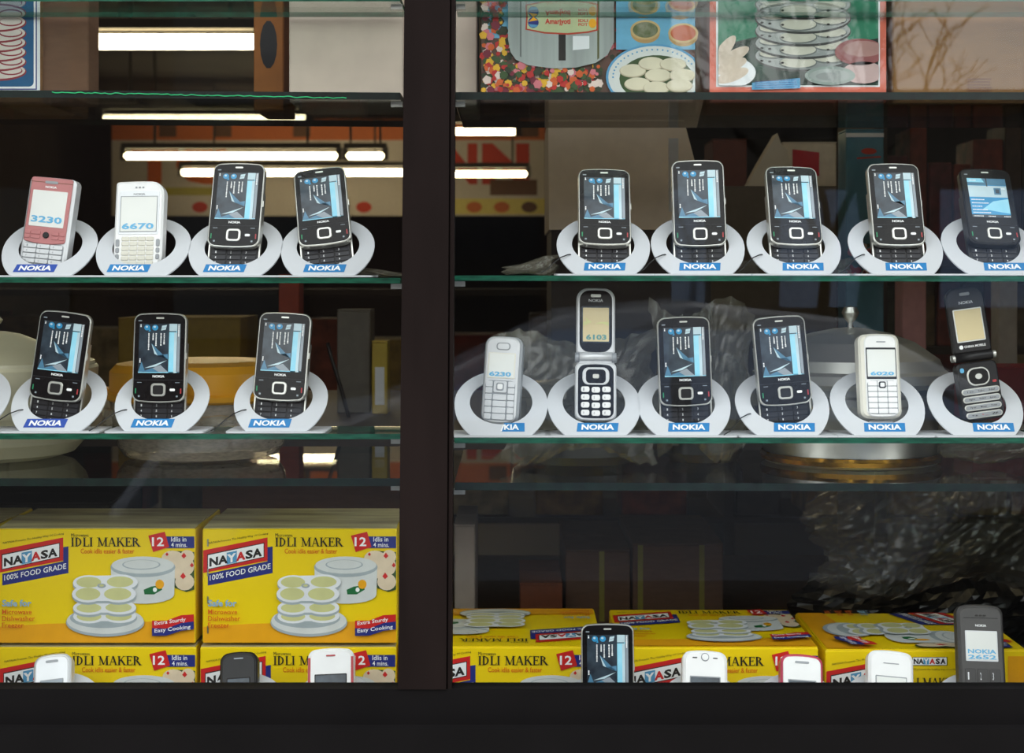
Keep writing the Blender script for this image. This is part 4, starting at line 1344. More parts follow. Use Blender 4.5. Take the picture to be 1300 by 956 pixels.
YB = 1.77
hB = 147.0 * YB / F
zt = Z_BASE + 0.0002
carton(-2, 249, 822, 969, YB, 0.150, 'yellow printed carton at the bottom left, under another', 'dust', 0, zt)
carton(254, 503, 822, 969, YB, 0.150, 'lower yellow printed carton left of the upright', 'dust', 0, zt)
carton(-4, 248, 676, 821, YB, 0.150, 'upper yellow printed carton at the left edge of the picture', 'dust', 0.0, zt + hB + 0.0045)
carton(257, 504, 672, 817, YB, 0.150, 'upper yellow printed carton next to the upright', 'dust', 0.0, zt + hB + 0.0045, True)
carton(-262, -10, 670, 816, YB, 0.150, 'yellow carton cut by the left edge, showing only its dusty top', 'dust', 0, zt + hB + 0.0045)
carton(-262, -10, 822, 969, YB, 0.150, 'lowest yellow carton beyond the left edge of the picture', 'dust', 0, zt)
carton(512, 766, 822, 969, YB, 0.198, 'yellow carton just right of the upright, top print upside down', 'turned', 0, zt)
carton(787, 1039, 823, 969, YB, 0.198, 'middle yellow carton of the right pane, top print facing out', 'same', 0, zt)
E_c = carton(1048, 1303, 826, 969, YB, 0.190, 'yellow carton at the bottom right with sideways top print', 'side', 0, zt)

# ------------------------------------------------------------------ cartons on the top shelf
def plain_carton(px0, px1, py0, py1, Y, depth, label, m, name='carton', zb=None, rot=0, cat='carton', group=None, open_top=False):
    a, b = W(px0, py0, Y), W(px1, py1, Y)
    z0 = b.z if zb is None else zb
    t = thing(name, label, cat, ((a.x + b.x) / 2, Y, z0), group)
    t.rotation_euler = (0, 0, math.radians(rot))
    hw, h = (b.x - a.x) / 2, a.z - z0
    MB().prism(rrect(-hw, 0, hw, h, 0.002, 2), 0, depth, m, 0.0015).build('body', t)
    for k in (0, 1):
        y0, y1 = (0.0, depth * 0.495) if k == 0 else (depth * 0.505, depth)
        MB().box(-hw, y0, h + 0.0004, hw, y1, h + 0.0024, m).build('top_flap', t)
    return t, hw, h


def flower_bits(mb, pts_fn, n, seed, y0, scale=1.0):
    rnd = random.Random(seed)
    cols = [mat('petal_red', (190, 40, 36)), mat('petal_pink', (214, 120, 130)), mat('petal_yellow', (232, 178, 44)), mat('petal_orange', (214, 96, 40)),
            M_pgreen, mat('leaf_dark', (44, 52, 30)), mat('petal_wine', (120, 30, 50)), mat('petal_white', (232, 210, 200))]
    for i in range(n):
        u, v = pts_fn(rnd)
        c = rnd.choice(cols + [cols[5], cols[4], cols[0], cols[5]])
        r = rnd.uniform(2.0, 5.5) * scale
        k = rnd.randint(5, 8)
        a0 = rnd.uniform(0, 6)
        pts = []
        for q in range(k * 2):
            a = a0 + math.pi * q / k
            rr = r if q % 2 == 0 else r * 0.82
            pts.append((u + rr * math.cos(a), v + rr * math.sin(a)))
        mb.poly(pts, y0 - i * 0.012, c)


YT = 1.765
LIFT = 12.0                                  # the print starts this far above the carton foot
# idli-stand picture carton, far left
zL = ZS['topL'] + 0.0005
t, hw, h = plain_carton(-90, 51, -130, 111, YT, 0.20, 'carton with blue and white idli rack picture at the upper left corner', M_card, 'picture_carton', zL)
mb = MB(YT / F)
k = YT / F
Wp, Hp = 141.0, h / k - LIFT
mb.poly([(0, 0), (Wp, 0), (Wp, Hp), (0, Hp)], -0.1, M_white)
mb.poly([(4, 3), (Wp - 4, 3), (Wp - 4, Hp), (4, Hp)], -0.2, M_pblue)
mb.poly([(5.5, 4.5), (Wp - 5.5, 4.5), (Wp - 5.5, Hp), (5.5, Hp)], -0.3, M_ink_white)
mb.poly(rrect(8, 7, Wp - 8, Hp, 6, 4), -0.4, mat('poster_blue', (22, 92, 140), 0.45))
for i, vv in enumerate((26, 38, 50, 62, 74, 88)):
    mb.poly(ell(84, vv, 40, 12, 26), -0.5 - i * 0.1, mat('poster_maroon', (150, 50, 60), 0.5))
    mb.poly(ell(84, vv + 1.2, 38.4, 10.6, 26), -0.53 - i * 0.1, mat('poster_pale', (226, 216, 208), 0.5))
    mb.poly(ell(104, vv + 1, 15, 5.6, 18), -0.56 - i * 0.1, mat('poster_maroon', (150, 50, 60)))
    mb.poly(ell(104, vv + 1.8, 13.6, 4.6, 18), -0.58 - i * 0.1, mat('poster_pale', (226, 216, 208)))
    mb.poly(ell(70, vv - 2, 14, 4.8, 18), -0.56 - i * 0.1, mat('poster_maroon', (150, 50, 60)))
    mb.poly(ell(70, vv - 1.2, 12.6, 3.8, 18), -0.58 - i * 0.1, mat('poster_pale', (226, 216, 208)))
o = mb.build('front_print', t)
o.location = (-hw, -0.0003, LIFT * k)
plain_carton(52.5, 112, -160, 112, YT + 0.01, 0.045, 'brown cardboard carton beside the blue rack picture, upper left', M_card_d, 'cardboard_carton', zL)
t, hw, h = plain_carton(367, 512, -160, 117, YT + 0.005, 0.135, 'pale grey cardboard carton left of the upright, top shelf', M_card_g, 'cardboard_carton', zL - 0.0015)
t.location.z = zL - 0.0
t, hw, h = plain_carton(322, 360, -60, 116, YT + 0.10, 0.10, 'dim orange brown carton behind the gap on the top left shelf', mat('orange_brown_card', (150, 92, 36), 0.8), 'cardboard_carton', zL)
fp = MB()
fp.poly(ell(0.0, h * 0.42, 0.010, 0.028, 14), -0.0003, M_black_mat)
fp.build('front_print', t)

zR = ZS['topR'] + 0.0005
plain_carton(578, 606, -150, 118, YT + 0.03, 0.16, 'pale cardboard carton sliver right of the upright, top shelf', M_card_g, 'cardboard_carton', zR)
t, hw, h = plain_carton(611, 882, -130, 118, YT, 0.135, 'carton with steel pot, flowers and plate of idlis printed on it', mat('pot_carton_side', (120, 92, 84), 0.6), 'picture_carton', zR)
mb = MB(k)
Wp, Hp = 271.0, h / k - LIFT
M_skyp = mat('print_sky_blue', (110, 178, 214), 0.45, var=0.15)
M_alu = mat('print_aluminium', (170, 178, 176), 0.45, var=0.25, scale=14, stretch=(6, 1, 0.4))
M_alu_d = mat('print_aluminium_shade', (112, 118, 116), 0.45)
mb.poly([(0, 0), (Wp, 0), (Wp, Hp), (0, Hp)], -0.1, mat('print_dusk', (66, 58, 44), 0.5, scale=30, rgb2=(110, 70, 60)))
mb.poly([(8, 70), (34, 70), (34, Hp), (8, Hp)], -0.15, M_skyp)
flower_bits(mb, lambda r: (r.uniform(2, 150), r.uniform(3, 36)), 330, 2, -0.2, 1.15)
flower_bits(mb, lambda r: (r.uniform(2, 36), r.uniform(8, 120)), 110, 5, -0.2, 1.2)
flower_bits(mb, lambda r: (r.uniform(150, 180), r.uniform(40, 110)), 40, 9, -0.2, 1.0)
mb.poly([(34, Hp), (34, 68), (37, 52), (44, 42), (60, 35), (90, 31), (120, 32), (145, 38), (160, 48), (168, 64), (168, Hp)], -4.6, M_alu)
mb.poly([(98, 41), (107, 41), (107, 76), (98, 76)], -4.7, M_pblack)
mb.poly([(49, 46), (51, 45), (51, Hp), (49, Hp)], -4.7, M_alu_d)
mb.poly([(147, 42), (149.5, 44), (149.5, Hp), (147, Hp)], -4.7, mat('print_olive', (90, 92, 50)))
mb.poly([(116, 54), (137, 56), (137, 72), (116, 72)], -4.7, M_white)
lab = [(56, 80), (80, 75), (110, 73.5), (136, 76), (148, 79), (148, 99), (134, 101), (102, 103), (74, 102), (57, 98)]
mb.poly(lab, -4.8, mat('print_label_red', (190, 66, 44)))
mb.poly([(102 + (p[0] - 102) * 0.955, 89 + (p[1] - 89) * 0.86) for p in lab], -4.9, mat('print_label_green', (196, 206, 160)))
mb.poly(ell(66, 89, 6.8, 7, 18), -5.0, M_pblue)
mb.poly([(60, 90), (72, 92), (66, 96)], -5.1, M_org)
mb.poly([(60, 87), (72, 86), (70, 83), (63, 83)], -5.1, M_lblue)
text(mb, 'Amarjyoti', 81, 85, 113, 94, -5.1, M_pred, 0.03)
text(mb, 'IDLI', 123, 89.6, 135, 93.2, -5.1, M_pred, 0.02)
text(mb, 'POT', 123, 84.6, 135, 88.2, -5.1, M_pred, 0.02)
mb.poly(ell(141, 88, 5, 6, 12), -5.1, M_org)
# plate of idlis and dips
mb.poly([(171, 55), (Wp, 55), (Wp, Hp), (171, Hp)], -2.8, M_skyp)
for (u, v, c) in ((208, 80, mat('print_chutney', (150, 150, 130), 0.5, scale=90, rgb2=(90, 100, 60))), (256, 76, mat('print_sambar', (196, 88, 34), 0.5)),
                  (205, 112, mat('print_chutney', (150, 150, 130))), (252, 110, mat('print_brown_dip', (150, 90, 70), 0.5))):
    mb.poly(ell(u, v - 4, 18.5, 13, 24), -3.0, mat('print_bowl_tan', (186, 150, 96)))
    mb.poly(ell(u, v, 19, 12.5, 24), -3.1, mat('print_bowl_rim', (206, 176, 120)))
    mb.poly(ell(u, v, 16, 10, 24), -3.2, c)
mb.poly([(max(158, min(Wp, p[0])), max(0.5, p[1])) for p in ell(220, 20, 62, 42, 40)], -3.3, M_lblue)
mb.poly([(min(Wp, p[0]), max(0.5, p[1])) for p in ell(220, 20, 59, 39.5, 40)], -3.35, M_pgrey)
for q in range(26):
    a = math.pi * (q / 25.0)
    u, v = 220 + 53 * math.cos(a), 20 + 35 * math.sin(a)
    if u < Wp - 2:
        mb.poly(ell(u, v, 1.2, 1.2, 6), -3.4, M_lblue)
mb.poly([(min(Wp, p[0]), max(0.5, p[1])) for p in ell(222, 18, 47, 30, 30)], -3.4, M_pgreen)
for q, (u, v) in enumerate(((192, 28), (216, 37), (243, 36), (224, 22), (255, 22), (198, 11), (222, 6), (251, 9))):
    mb.poly([(min(Wp - 0.5, p[0]), max(0.4, p[1])) for p in ell(u, v, 17, 8.6, 20)], -3.5 - q * 0.1, mat('print_idli_shade', (190, 178, 150)))
    mb.poly([(min(Wp - 0.5, p[0]), max(0.4, p[1])) for p in ell(u, v + 0.8, 16, 7.8, 20)], -3.55 - q * 0.1, mat('print_idli', (226, 218, 192), 0.5, scale=40))
o = mb.build('front_print', t)
o.location = (-hw, -0.0003, LIFT * k)

t, hw, h = plain_carton(901, 1125, -120, 116, YT, 0.135, 'carton with salmon border and stacked idli plates printed on it', mat('carton_red_side', (150, 74, 60), 0.6), 'picture_carton', zR)
mb = MB(k)
Wp, Hp = 224.0, h / k - LIFT
M_salm = mat('print_salmon', (222, 108, 84), 0.45, var=0.12)
mb.poly([(0, 0), (Wp, 0), (Wp, Hp), (0, Hp)], -0.1, M_salm)
mb.poly([(8, 8), (Wp - 8, 8), (Wp - 8, Hp), (8, Hp)], -0.2, M_white)
mb.poly([(10.5, 10), (Wp - 10, 10), (Wp - 10, Hp), (10.5, Hp)], -0.3, mat('print_dark_green', (26, 70, 52), 0.5, scale=12, rgb2=(14, 30, 22)))
mb.poly([(10.5, 60), (60, 72), (60, Hp), (10.5, Hp)], -0.33, mat('print_green', (34, 128, 96), 0.5))
mb.poly([(160, 60), (Wp - 10, 70), (Wp - 10, Hp), (160, Hp)], -0.33, mat('print_green', (34, 128, 96)))
M_pl = mat('print_plate', (176, 180, 178), 0.4, scale=16, rgb2=(140, 146, 146))
M_id2 = mat('print_idli2', (206, 204, 190), 0.45)
for i, v in enumerate((46, 62, 78, 94, 112)):
    y0 = -0.5 - i * 0.5
    mb.poly(ell(118, v, 61, 19, 34), y0, mat('print_plate_edge', (60, 62, 60)))
    mb.poly(ell(118, v + 1.6, 60, 17.5, 34), y0 - 0.05, M_pl)
    for (u, dv, a, b) in ((112, -7, 24, 8), (152, -1, 22, 7), (80, 4, 18, 6), (120, 9, 20, 6)):
        mb.poly(ell(u, v + dv - 0.6, a, b, 22), y0 - 0.1, M_alu_d)
        mb.poly(ell(u, v + dv + 0.4, a - 1.2, b - 1.0, 22), y0 - 0.15, M_id2)
    for u in (66, 76, 92, 150, 168):
        mb.poly(ell(u, v - 10 + abs(u - 118) * 0.1, 2.2, 1.4, 8), y0 - 0.2, M_pblack)
mb.poly([(max(10.5, p[0]), max(9.5, p[1])) for p in ell(28, 26, 30, 19, 26)], -3.2, M_white)
M_rl = mat('print_roll', (222, 204, 186), 0.45)
for q, (u, v, a) in enumerate(((28, 22, 0.35), (26, 34, 0.4), (30, 47, 0.5), (18, 55, 0.9))):
    pts = []
    for (ex, ez) in ell(0, 0, 22, 7.5, 20):
        pts.append((max(10.6, u + ex * math.cos(a) - ez * math.sin(a)), max(10.2, v + ex * math.sin(a) + ez * math.cos(a))))
    mb.poly(pts, -3.3 - q * 0.1, M_rl)
mb.poly([(min(Wp - 10, p[0]), p[1]) for p in ell(190, 52, 32, 17, 26)], -3.2, mat('print_bowl_wine', (150, 84, 84), 0.45))
mb.poly([(min(Wp - 10, p[0]), p[1]) for p in ell(194, 56, 26, 10, 26)], -3.3, mat('print_bowl_in', (176, 132, 126)))
mb.poly([(min(Wp - 10, p[0]), max(10, p[1])) for p in ell(194, 26, 26, 14, 26)], -3.2, mat('print_pale_pink', (206, 176, 174)))
mb.poly([(p[0], max(10, p[1])) for p in ell(152, 22, 32, 12, 28)], -3.4, mat('print_glass', (150, 164, 158), 0.4))
mb.poly([(p[0], max(10, p[1])) for p in ell(152, 22, 26, 8.6, 28)], -3.5, M_alu)
mb.poly([(p[0], max(10, p[1])) for p in ell(150, 21, 16, 5, 20)], -3.55, M_pl)
stk = [(53, 4), (114, 6), (114, 19), (53, 13)]
mb.poly(stk, -3.7, M_lblue)
rnd = random.Random(12)
for row in range(4):
    u = 57
    while u < 108:
        L = rnd.uniform(1.5, 4)
        v = 6.0 + row * 2.6 + (u - 53) * 0.05 * (0.6 + row * 0.1)
        mb.poly([(u, v), (u + L, v + 0.1), (u + L, v + 0.9), (u, v + 0.8)], -3.75, M_pblue)
        u += L + 1.0
o = mb.build('front_print', t)
o.location = (-hw, -0.0003, LIFT * k)

t, hw, h = plain_carton(1133, 1330, -160, 115, YT + 0.012, 0.135, 'brown cardboard carton with a faint stamp at the upper right', M_card, 'cardboard_carton', zR)
st_ = MB(k)
rnd = random.Random(6)
for r in range(5):
    u = 0
    while u < 29:
        L = rnd.uniform(1, 3)
        st_.poly([(u, r * 3.6), (u + L, r * 3.6), (u + L, r * 3.6 + 2.2), (u, r * 3.6 + 2.2)], 0, mat('stamp_ink', (120, 74, 50), 0.8))
        u += L + 0.7
o = st_.build('stamp', t)
o.location = (W(1232, 0, YT).x - t.location.x, -0.0004, (4 + LIFT) * k)

# glint of the top left shelf's glass edge, modelled as a thin bright green tube
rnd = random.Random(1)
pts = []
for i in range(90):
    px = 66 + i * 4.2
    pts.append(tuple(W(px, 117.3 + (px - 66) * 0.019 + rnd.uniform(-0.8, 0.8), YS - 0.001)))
gt = MB().tube(pts, 0.0006, mat('green_edge_glint', (30, 190, 120), 0.4), 5).build('green_edge_glint')
tag(gt, 'wavy bright green edge glint along the front of the top left shelf', 'thread')

# ------------------------------------------------------------------ pots on the deep shelves
def pot_prof(Y, cx, rows):
    """rows of (outer px x, px y)"""
    return [((px - cx) * Y / F, ZC - (py - HZ) * Y / F) for px, py in rows]


YP = 1.86
zdl, zdr = ZS['dL'] + 0.0005, ZS['dR'] + 0.0005
M_enam = mat('cream_enamel', (206, 200, 172), 0.35, var=0.06, scale=8)
cx = -16
t = thing('cream_pot', 'large cream lidded pot at the left edge behind the phones', 'pot', ((cx - 650) * YP / F, YP, zdl))
R = lambda p: (p - cx) * YP / F
Zp = lambda py: ZC - (py - HZ) * YP / F - zdl
MB().lathe([(0, 0), (R(70), 0), (R(92), 0.006), (R(106), 0.02), (R(116), 0.05), (R(120), Zp(478)), (R(121), Zp(466)), (R(118), Zp(462))], 0, 0, M_enam, 48).build('body', t)
MB().lathe([(R(117), Zp(462)), (R(116), Zp(458)), (R(70), Zp(440)), (R(44), Zp(432)), (R(24), Zp(424)), (R(8), Zp(421)), (0, Zp(420))], 0, 0, M_enam, 48).build('lid', t)
MB().lathe([(R(-8), Zp(422)), (R(-10), Zp(415)), (R(0), Zp(411)), (R(3), Zp(406)), (R(-2), Zp(401)), (0, Zp(399))], 0, 0, M_enam, 20).build('knob', t)

cx = 256
R = lambda p: (p - cx) * YP / F
M_tub = glass_mat('clear_plastic_tub', (0.86, 0.82, 0.78), (190, 178, 165), 0.55, 0.1, 1.2)
M_lid = mat('orange_lid', (226, 160, 34), 0.35, var=0.08, scale=10)
t = thing('plastic_bowl', 'clear plastic bowl with an orange lid behind the left phones', 'bowl', ((cx - 650) * YP / F, YP, zdl))
MB().lathe([(0, 0.001), (R(338), 0.001), (R(352), 0.004), (R(360), 0.014), (R(366), 0.04), (R(370), Zp(505))], 0, 0, M_tub, 48).build('tub', t)
MB().lathe([(R(371), Zp(506)), (R(376), Zp(503)), (R(377), Zp(497)), (R(370), Zp(494)), (R(370), Zp(470)), (R(362), Zp(461)), (R(340), Zp(457)), (0, Zp(456))], 0, 0, M_lid, 48).build('lid', t)
for s in (-1, 1):
    MB().prism(rrect(s * R(371) - 0.010, Zp(499), s * R(371) + 0.012, Zp(492), 0.002, 2), -0.02, 0.02, M_lid).build('lid_tab', t)

cx = 1080
R = lambda p: (p - cx) * YP / F
zq = zdr
Zq = lambda py: ZC - (py - HZ) * YP / F - zq
t = thing('steel_pot', 'polished steel pot with domed lid behind the right phones', 'pot', ((cx - 650) * YP / F, YP + 0.002, zq))
MB().lathe([(0, 0), (R(1186), 0), (R(1192), 0.003)], 0, 0, M_steel, 56).build('base', t)
MB().lathe([(R(1192), 0.003), (R(1194), 0.008), (R(1192), 0.012)], 0, 0, M_gold, 56).build('brass_band', t)
MB().lathe([(R(1190), 0.012), (R(1191), Zq(545)), (R(1190), Zq(512)), (R(1193), Zq(509)), (R(1193), Zq(500)), (R(1186), Zq(497)), (R(1186), Zq(488))], 0, 0, M_steel, 56).build('body', t)
MB().lathe([(R(1190), Zq(490)), (R(1202), Zq(483)), (R(1203), Zq(472)), (R(1196), Zq(468)), (R(1190), Zq(455)), (R(1160), Zq(434)), (R(1130), Zq(423)), (R(1100), Zq(417)), (0, Zq(415))], 0, 0, mat('satin_steel', (222, 221, 216), 0.45, 0.85, var=0.05, scale=4), 56).build('lid', t)
MB().lathe([(R(1084), Zq(416)), (R(1083), Zq(410)), (R(1088), Zq(404)), (R(1091), Zq(397)), (R(1088), Zq(390)), (0, Zq(388))], 0, 0, M_steel, 24).build('knob', t)


def film(px, py, Y, w, h, seed, label, name='plastic_bag', m=None, depth=0.05, group='crumpled clear plastic', nx=26, ny=18, cat='plastic', zfloor=None, amp=1.0, shape=None):
    """crumpled sheet: random ridges over a grid"""
    rnd = random.Random(seed)
    ridges = [(rnd.uniform(-1, 1), rnd.uniform(-1, 1), rnd.uniform(0, 6.28), rnd.uniform(2, 6), rnd.uniform(0.3, 1)) for _ in range(9)]
    c = W(px, py, Y)
    sw, sh = w * Y / F, h * Y / F
    vs, fs = [], []
    for j in range(ny + 1):
        for i in range(nx + 1):
            u, v = i / nx * 2 - 1, j / ny * 2 - 1
            d = 0
            for (a, b, t0, f, g) in ridges:
                d += g * (1 - abs(math.sin(f * ((u - a) * math.cos(t0) + (v - b) * math.sin(t0)))))
            d = d / 9 - 0.5
            eu = u * (1 + 0.10 * math.sin(5 * v + seed) + rnd.uniform(-0.03, 0.03))
            ev = v * (1 + 0.14 * math.sin(4 * u + seed * 2) + rnd.uniform(-0.04, 0.04))
            if shape:
                eu, ev = shape(eu, ev)
            bulge = (1 - min(1, u * u)) ** 0.5 * (1 - min(1, v * v)) ** 0.5
            z = ev * sh / 2
            vs.append((eu * sw / 2, -depth * (bulge * 0.8 + d * 1.2 * amp + rnd.uniform(-0.05, 0.05)), z))
    for j in range(ny):
        for i in range(nx):
            a = j * (nx + 1) + i
            fs.append((a, a + 1, a + nx + 2))
            fs.append((a, a + nx + 2, a + nx + 1))
    o = MB().add(vs, fs, m or M_film).build(name)
    zmin = min(v[2] for v in vs)
    o.location = (c.x, c.y, c.z if zfloor is None else zfloor - zmin + 0.0003)
    return tag(o, label, cat, group)


def wedge(u, v):
    return u, (v + 1) * (0.35 + 0.65 * (u + 1) / 2) - 1


def wedge_l(u, v):
    return u, (v + 1) * (0.35 + 0.65 * (1 - u) / 2) - 1


film(673, 335, YS + 0.06, 68, 26, 3, 'clear plastic scrap left of the first right slider stand', m=M_film_d, depth=0.012, zfloor=ZS['p1R'], shape=wedge)
film(480, 344, YS + 0.06, 70, 13, 4, 'flat clear plastic scrap left of the upright, upper shelf', m=M_film_d, depth=0.012, zfloor=ZS['p1L'], shape=wedge_l)
film(1066, 340, YS + 0.06, 30, 20, 5, 'clear plastic scrap between third and fourth right sliders', m=M_film_d, depth=0.012, zfloor=ZS['p1R'])
film(950, 338, YS + 0.06, 30, 20, 6, 'clear plastic scrap between second and third right sliders', m=M_film_d, depth=0.012, zfloor=ZS['p1R'])
film(276, 541, YS + 0.06, 50, 14, 7, 'clear plastic scrap in front of the orange lidded bowl', m=M_film_d, depth=0.012, zfloor=ZS['p2L'])
film(931, 546, YS + 0.06, 34, 14, 8, 'clear plastic scrap on the lower right shelf between two sliders', m=M_film_d, depth=0.012, zfloor=ZS['p2R'])
film(142, 540, YS + 0.06, 24, 22, 18, 'clear plastic scrap between the two lower left sliders', m=M_film_d, depth=0.012, zfloor=ZS['p2L'])
# wrapped pots on the deep right shelf
M_dpot = mat('dark_enamel_pot', (46, 44, 40), 0.25, var=0.2)
for px, r, top, lab in ((735, 88, 478, 'dark round pot under plastic behind the silver flip phone'), (893, 52, 440, 'dark tall pot under plastic left of the steel pot')):
    x = (px - 650) * 1.87 / F
    t = thing('dark_pot', lab, 'pot', (x, 1.87, zdr))
    rr = r * 1.87 / F
    hh = ZC - (top - HZ) * 1.87 / F - zdr
    MB().lathe([(0, 0), (rr * 0.8, 0), (rr * 0.95, 0.01), (rr, hh * 0.4), (rr, hh * 0.75)], 0, 0, M_dpot, 36).build('body', t)
    MB().lathe([(rr * 1.03, hh * 0.75), (rr * 1.03, hh * 0.79), (rr * 0.7, hh * 0.93), (0, hh)], 0, 0, M_dpot, 36).build('lid', t)
film(735, 505, 1.777, 205, 150, 21, 'large crumpled plastic bag behind the silver flip phone', depth=0.022, m=M_film_d, zfloor=zdr + 0.002)
film(893, 500, 1.805, 125, 185, 22, 'crumpled plastic bag left of the steel pot', depth=0.022, m=M_film_d, zfloor=zdr + 0.002)
film(1262, 580, 1.80, 130, 50, 23, 'flat crumpled plastic on the shelf right of the steel pot', depth=0.022, m=M_film_d, zfloor=zdr + 0.002)

# plastic sheet over black bags, lower right
M_bag = mat('black_bin_bag', (16, 16, 18), 0.3, var=0.3)
film(1185, 760, 2.14, 330, 110, 31, 'black plastic bag behind the bottom right cartons', 'black_bag', M_bag, 0.08, None, 30, 20, 'bag', Z_BASE + 0.001)
film(1180, 727, 2.04, 290, 180, 33, 'clear plastic sheet hanging over the black bag, lower right', 'plastic_sheet', M_film, 0.05, None, 44, 34, 'plastic', Z_BASE + 0.12, 1.3)

# ------------------------------------------------------------------ things deeper in the shop
YD = 2.3


def deep_carton(px0, px1, py0, py1, Y, depth, label, m, zb=None, name='cardboard_carton', cat='carton', group=None):
    return plain_carton(px0, px1, py0, py1, Y, depth, label, m, name, zb, 0, cat, group)


# cartons with yellow straps on the platform
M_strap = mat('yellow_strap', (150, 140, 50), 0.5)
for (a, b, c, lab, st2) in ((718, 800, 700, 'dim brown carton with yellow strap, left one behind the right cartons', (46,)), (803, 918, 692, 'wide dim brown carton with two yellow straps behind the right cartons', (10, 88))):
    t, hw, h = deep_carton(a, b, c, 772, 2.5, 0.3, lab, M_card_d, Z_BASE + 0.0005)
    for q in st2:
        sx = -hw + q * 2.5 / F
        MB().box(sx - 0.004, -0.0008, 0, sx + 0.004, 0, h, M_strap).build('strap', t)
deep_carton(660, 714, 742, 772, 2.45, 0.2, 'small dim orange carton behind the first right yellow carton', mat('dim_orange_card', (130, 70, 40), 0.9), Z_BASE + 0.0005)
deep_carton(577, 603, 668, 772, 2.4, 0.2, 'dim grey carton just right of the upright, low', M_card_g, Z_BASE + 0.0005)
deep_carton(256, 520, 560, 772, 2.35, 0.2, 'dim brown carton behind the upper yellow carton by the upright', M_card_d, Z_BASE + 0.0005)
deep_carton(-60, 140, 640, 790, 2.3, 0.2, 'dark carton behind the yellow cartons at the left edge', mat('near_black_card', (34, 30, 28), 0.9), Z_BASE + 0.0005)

# rear board on posts that carries the things seen between the shelves
Z_C = ZC - 0.21 + 0.0005
Z_CNT = Z_C
M_dark = mat('dark_counter', (38, 32, 28), 0.7)
cn = thing('rear_table', 'dark table board on posts behind the display shelves', 'table', (0, 2.2, 0))
MB().box(-2.4, 0, ZC - 0.235, 2.4, 0.82, ZC - 0.21, mat('counter_top', (60, 50, 44), 0.5)).build('tabletop', cn)
for x in (-2.3, 2.3):
    for y in (0.05, 0.77):
        MB().box(x - 0.03, y - 0.03, 0, x + 0.03, y + 0.03, ZC - 0.235, M_dark).build('leg', cn)

# hanging sign: white board with an orange band and big red letters
M_sgn = mat('sign_white', (206, 196, 184), 0.7)
M_sgo = mat('sign_orange', (206, 112, 58), 0.7)
M_sgr = mat('sign_red', (196, 60, 38), 0.7)
YQ = 14.5
a, b = W(142, 150, YQ), W(692, 274, YQ)
t = thing('hanging_sign', 'wide white sign with orange band and red letters at the back of the shop', 'sign', ((a.x + b.x) / 2, YQ, b.z))
hw, h = (b.x - a.x) / 2, a.z - b.z
MB().box(-hw, 0, 0, hw, 0.02, h, M_sgn).build('board', t)
kk = YQ / F
Wp, Hp = 550.0, h / kk
mb = MB(kk)
mb.poly([(0, 96), (Wp, 96), (Wp, Hp), (0, Hp)], -0.3, M_sgo)
for u in (60, 130, 230, 480, 520):
    mb.poly([(u, 100), (u + 22, 100), (u + 22, 118), (u, 118)], -0.5, M_card_d)
text(mb, 'TC', 24, 40, 146, 92, -0.6, mat('sign_letter_orange', (214, 104, 40), 0.7), 0.05)
text(mb, 'N', 470, 40, 530, 92, -0.6, M_sgr, 0.06)
text(mb, 'N', 420, 40, 464, 92, -0.6, M_sgr, 0.06)
mb.poly([(20, 26), (160, 26), (160, 36), (20, 36)], -0.5, mat('sign_olive', (176, 164, 70), 0.7))
mb.poly([(430, 2), (Wp, 2), (Wp, 22), (430, 22)], -0.4, mat('sign_yellow', (222, 206, 120), 0.7))
mb.poly([(480, 26), (540, 26), (540, 46), (480, 46)], -0.8, M_card_d)
for u, c in ((112, M_sgr), (150, M_pgreen), (320, M_sgr), (460, M_sgo), (495, M_sgo), (530, M_card_d)):
    mb.poly(ell(u, 11, 10, 7, 16), -0.7, c)
mb.build('sign_print', t).location.x = -hw
for s in (-0.8, 0.8):
    MB().box(s * hw - 0.004, 0.006, h, s * hw + 0.004, 0.014, 3.2 - b.z, M_metal).build('hanging_rod', t)

# tall grey board carton right of the upright, tapered
YC = 2.25
t = thing('grey_carton', 'large pale grey open carton behind the first right sliders', 'carton', (W(790, 0, YC).x, YC, Z_C))
zt0 = W(0, 148, YC).z - (ZC - 0.21)
zt1 = W(0, 292, YC).z - (ZC - 0.21)
hx = lambda p: (p - 790) * YC / F
mb = MB()
vs = [(hx(697), 0, zt1), (hx(905), 0, zt1), (hx(873), 0.05, zt0), (hx(697), 0.05, zt0), (hx(697), 0.3, zt1), (hx(905), 0.3, zt1), (hx(873), 0.28, zt0), (hx(697), 0.28, zt0)]
mb.add(vs, [(0, 1, 2, 3), (1, 5, 6, 2), (5, 4, 7, 6), (4, 0, 3, 7), (3, 2, 6, 7), (4, 5, 1, 0)], mat('off_white_card', (232, 222, 212), 0.9, var=0.06))
mb.build('body', t)
MB().box(hx(850), 0.008, zt1 + 0.02, hx(862), 0.02, zt0 - 0.03, M_white).build('paper_strip', t)
t.location.z += zt1
for ch in [o for o in C.objects if o.parent == t]:
    ch.location.z -= zt1
bk = MB().box(hx(700), 0.005, 0, hx(903), 0.295, zt1 - 0.0005, M_dark).build('dark_crate')
bk.location = (W(790, 0, YC).x, YC, Z_C)
tag(bk, 'dark crate carrying the large pale grey carton', 'crate')

# clutter right of it: pale carton, white paper bag, red and white packet, blue pack
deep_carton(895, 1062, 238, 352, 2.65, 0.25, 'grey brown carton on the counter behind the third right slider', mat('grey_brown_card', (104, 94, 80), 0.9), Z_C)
deep_carton(905, 948, 178, 236, 2.72, 0.12, 'dark red brown carton above the grey brown one', mat('red_brown_card', (92, 46, 34), 0.9), ZC - (238 - HZ) * 2.65 / F + 0.004)


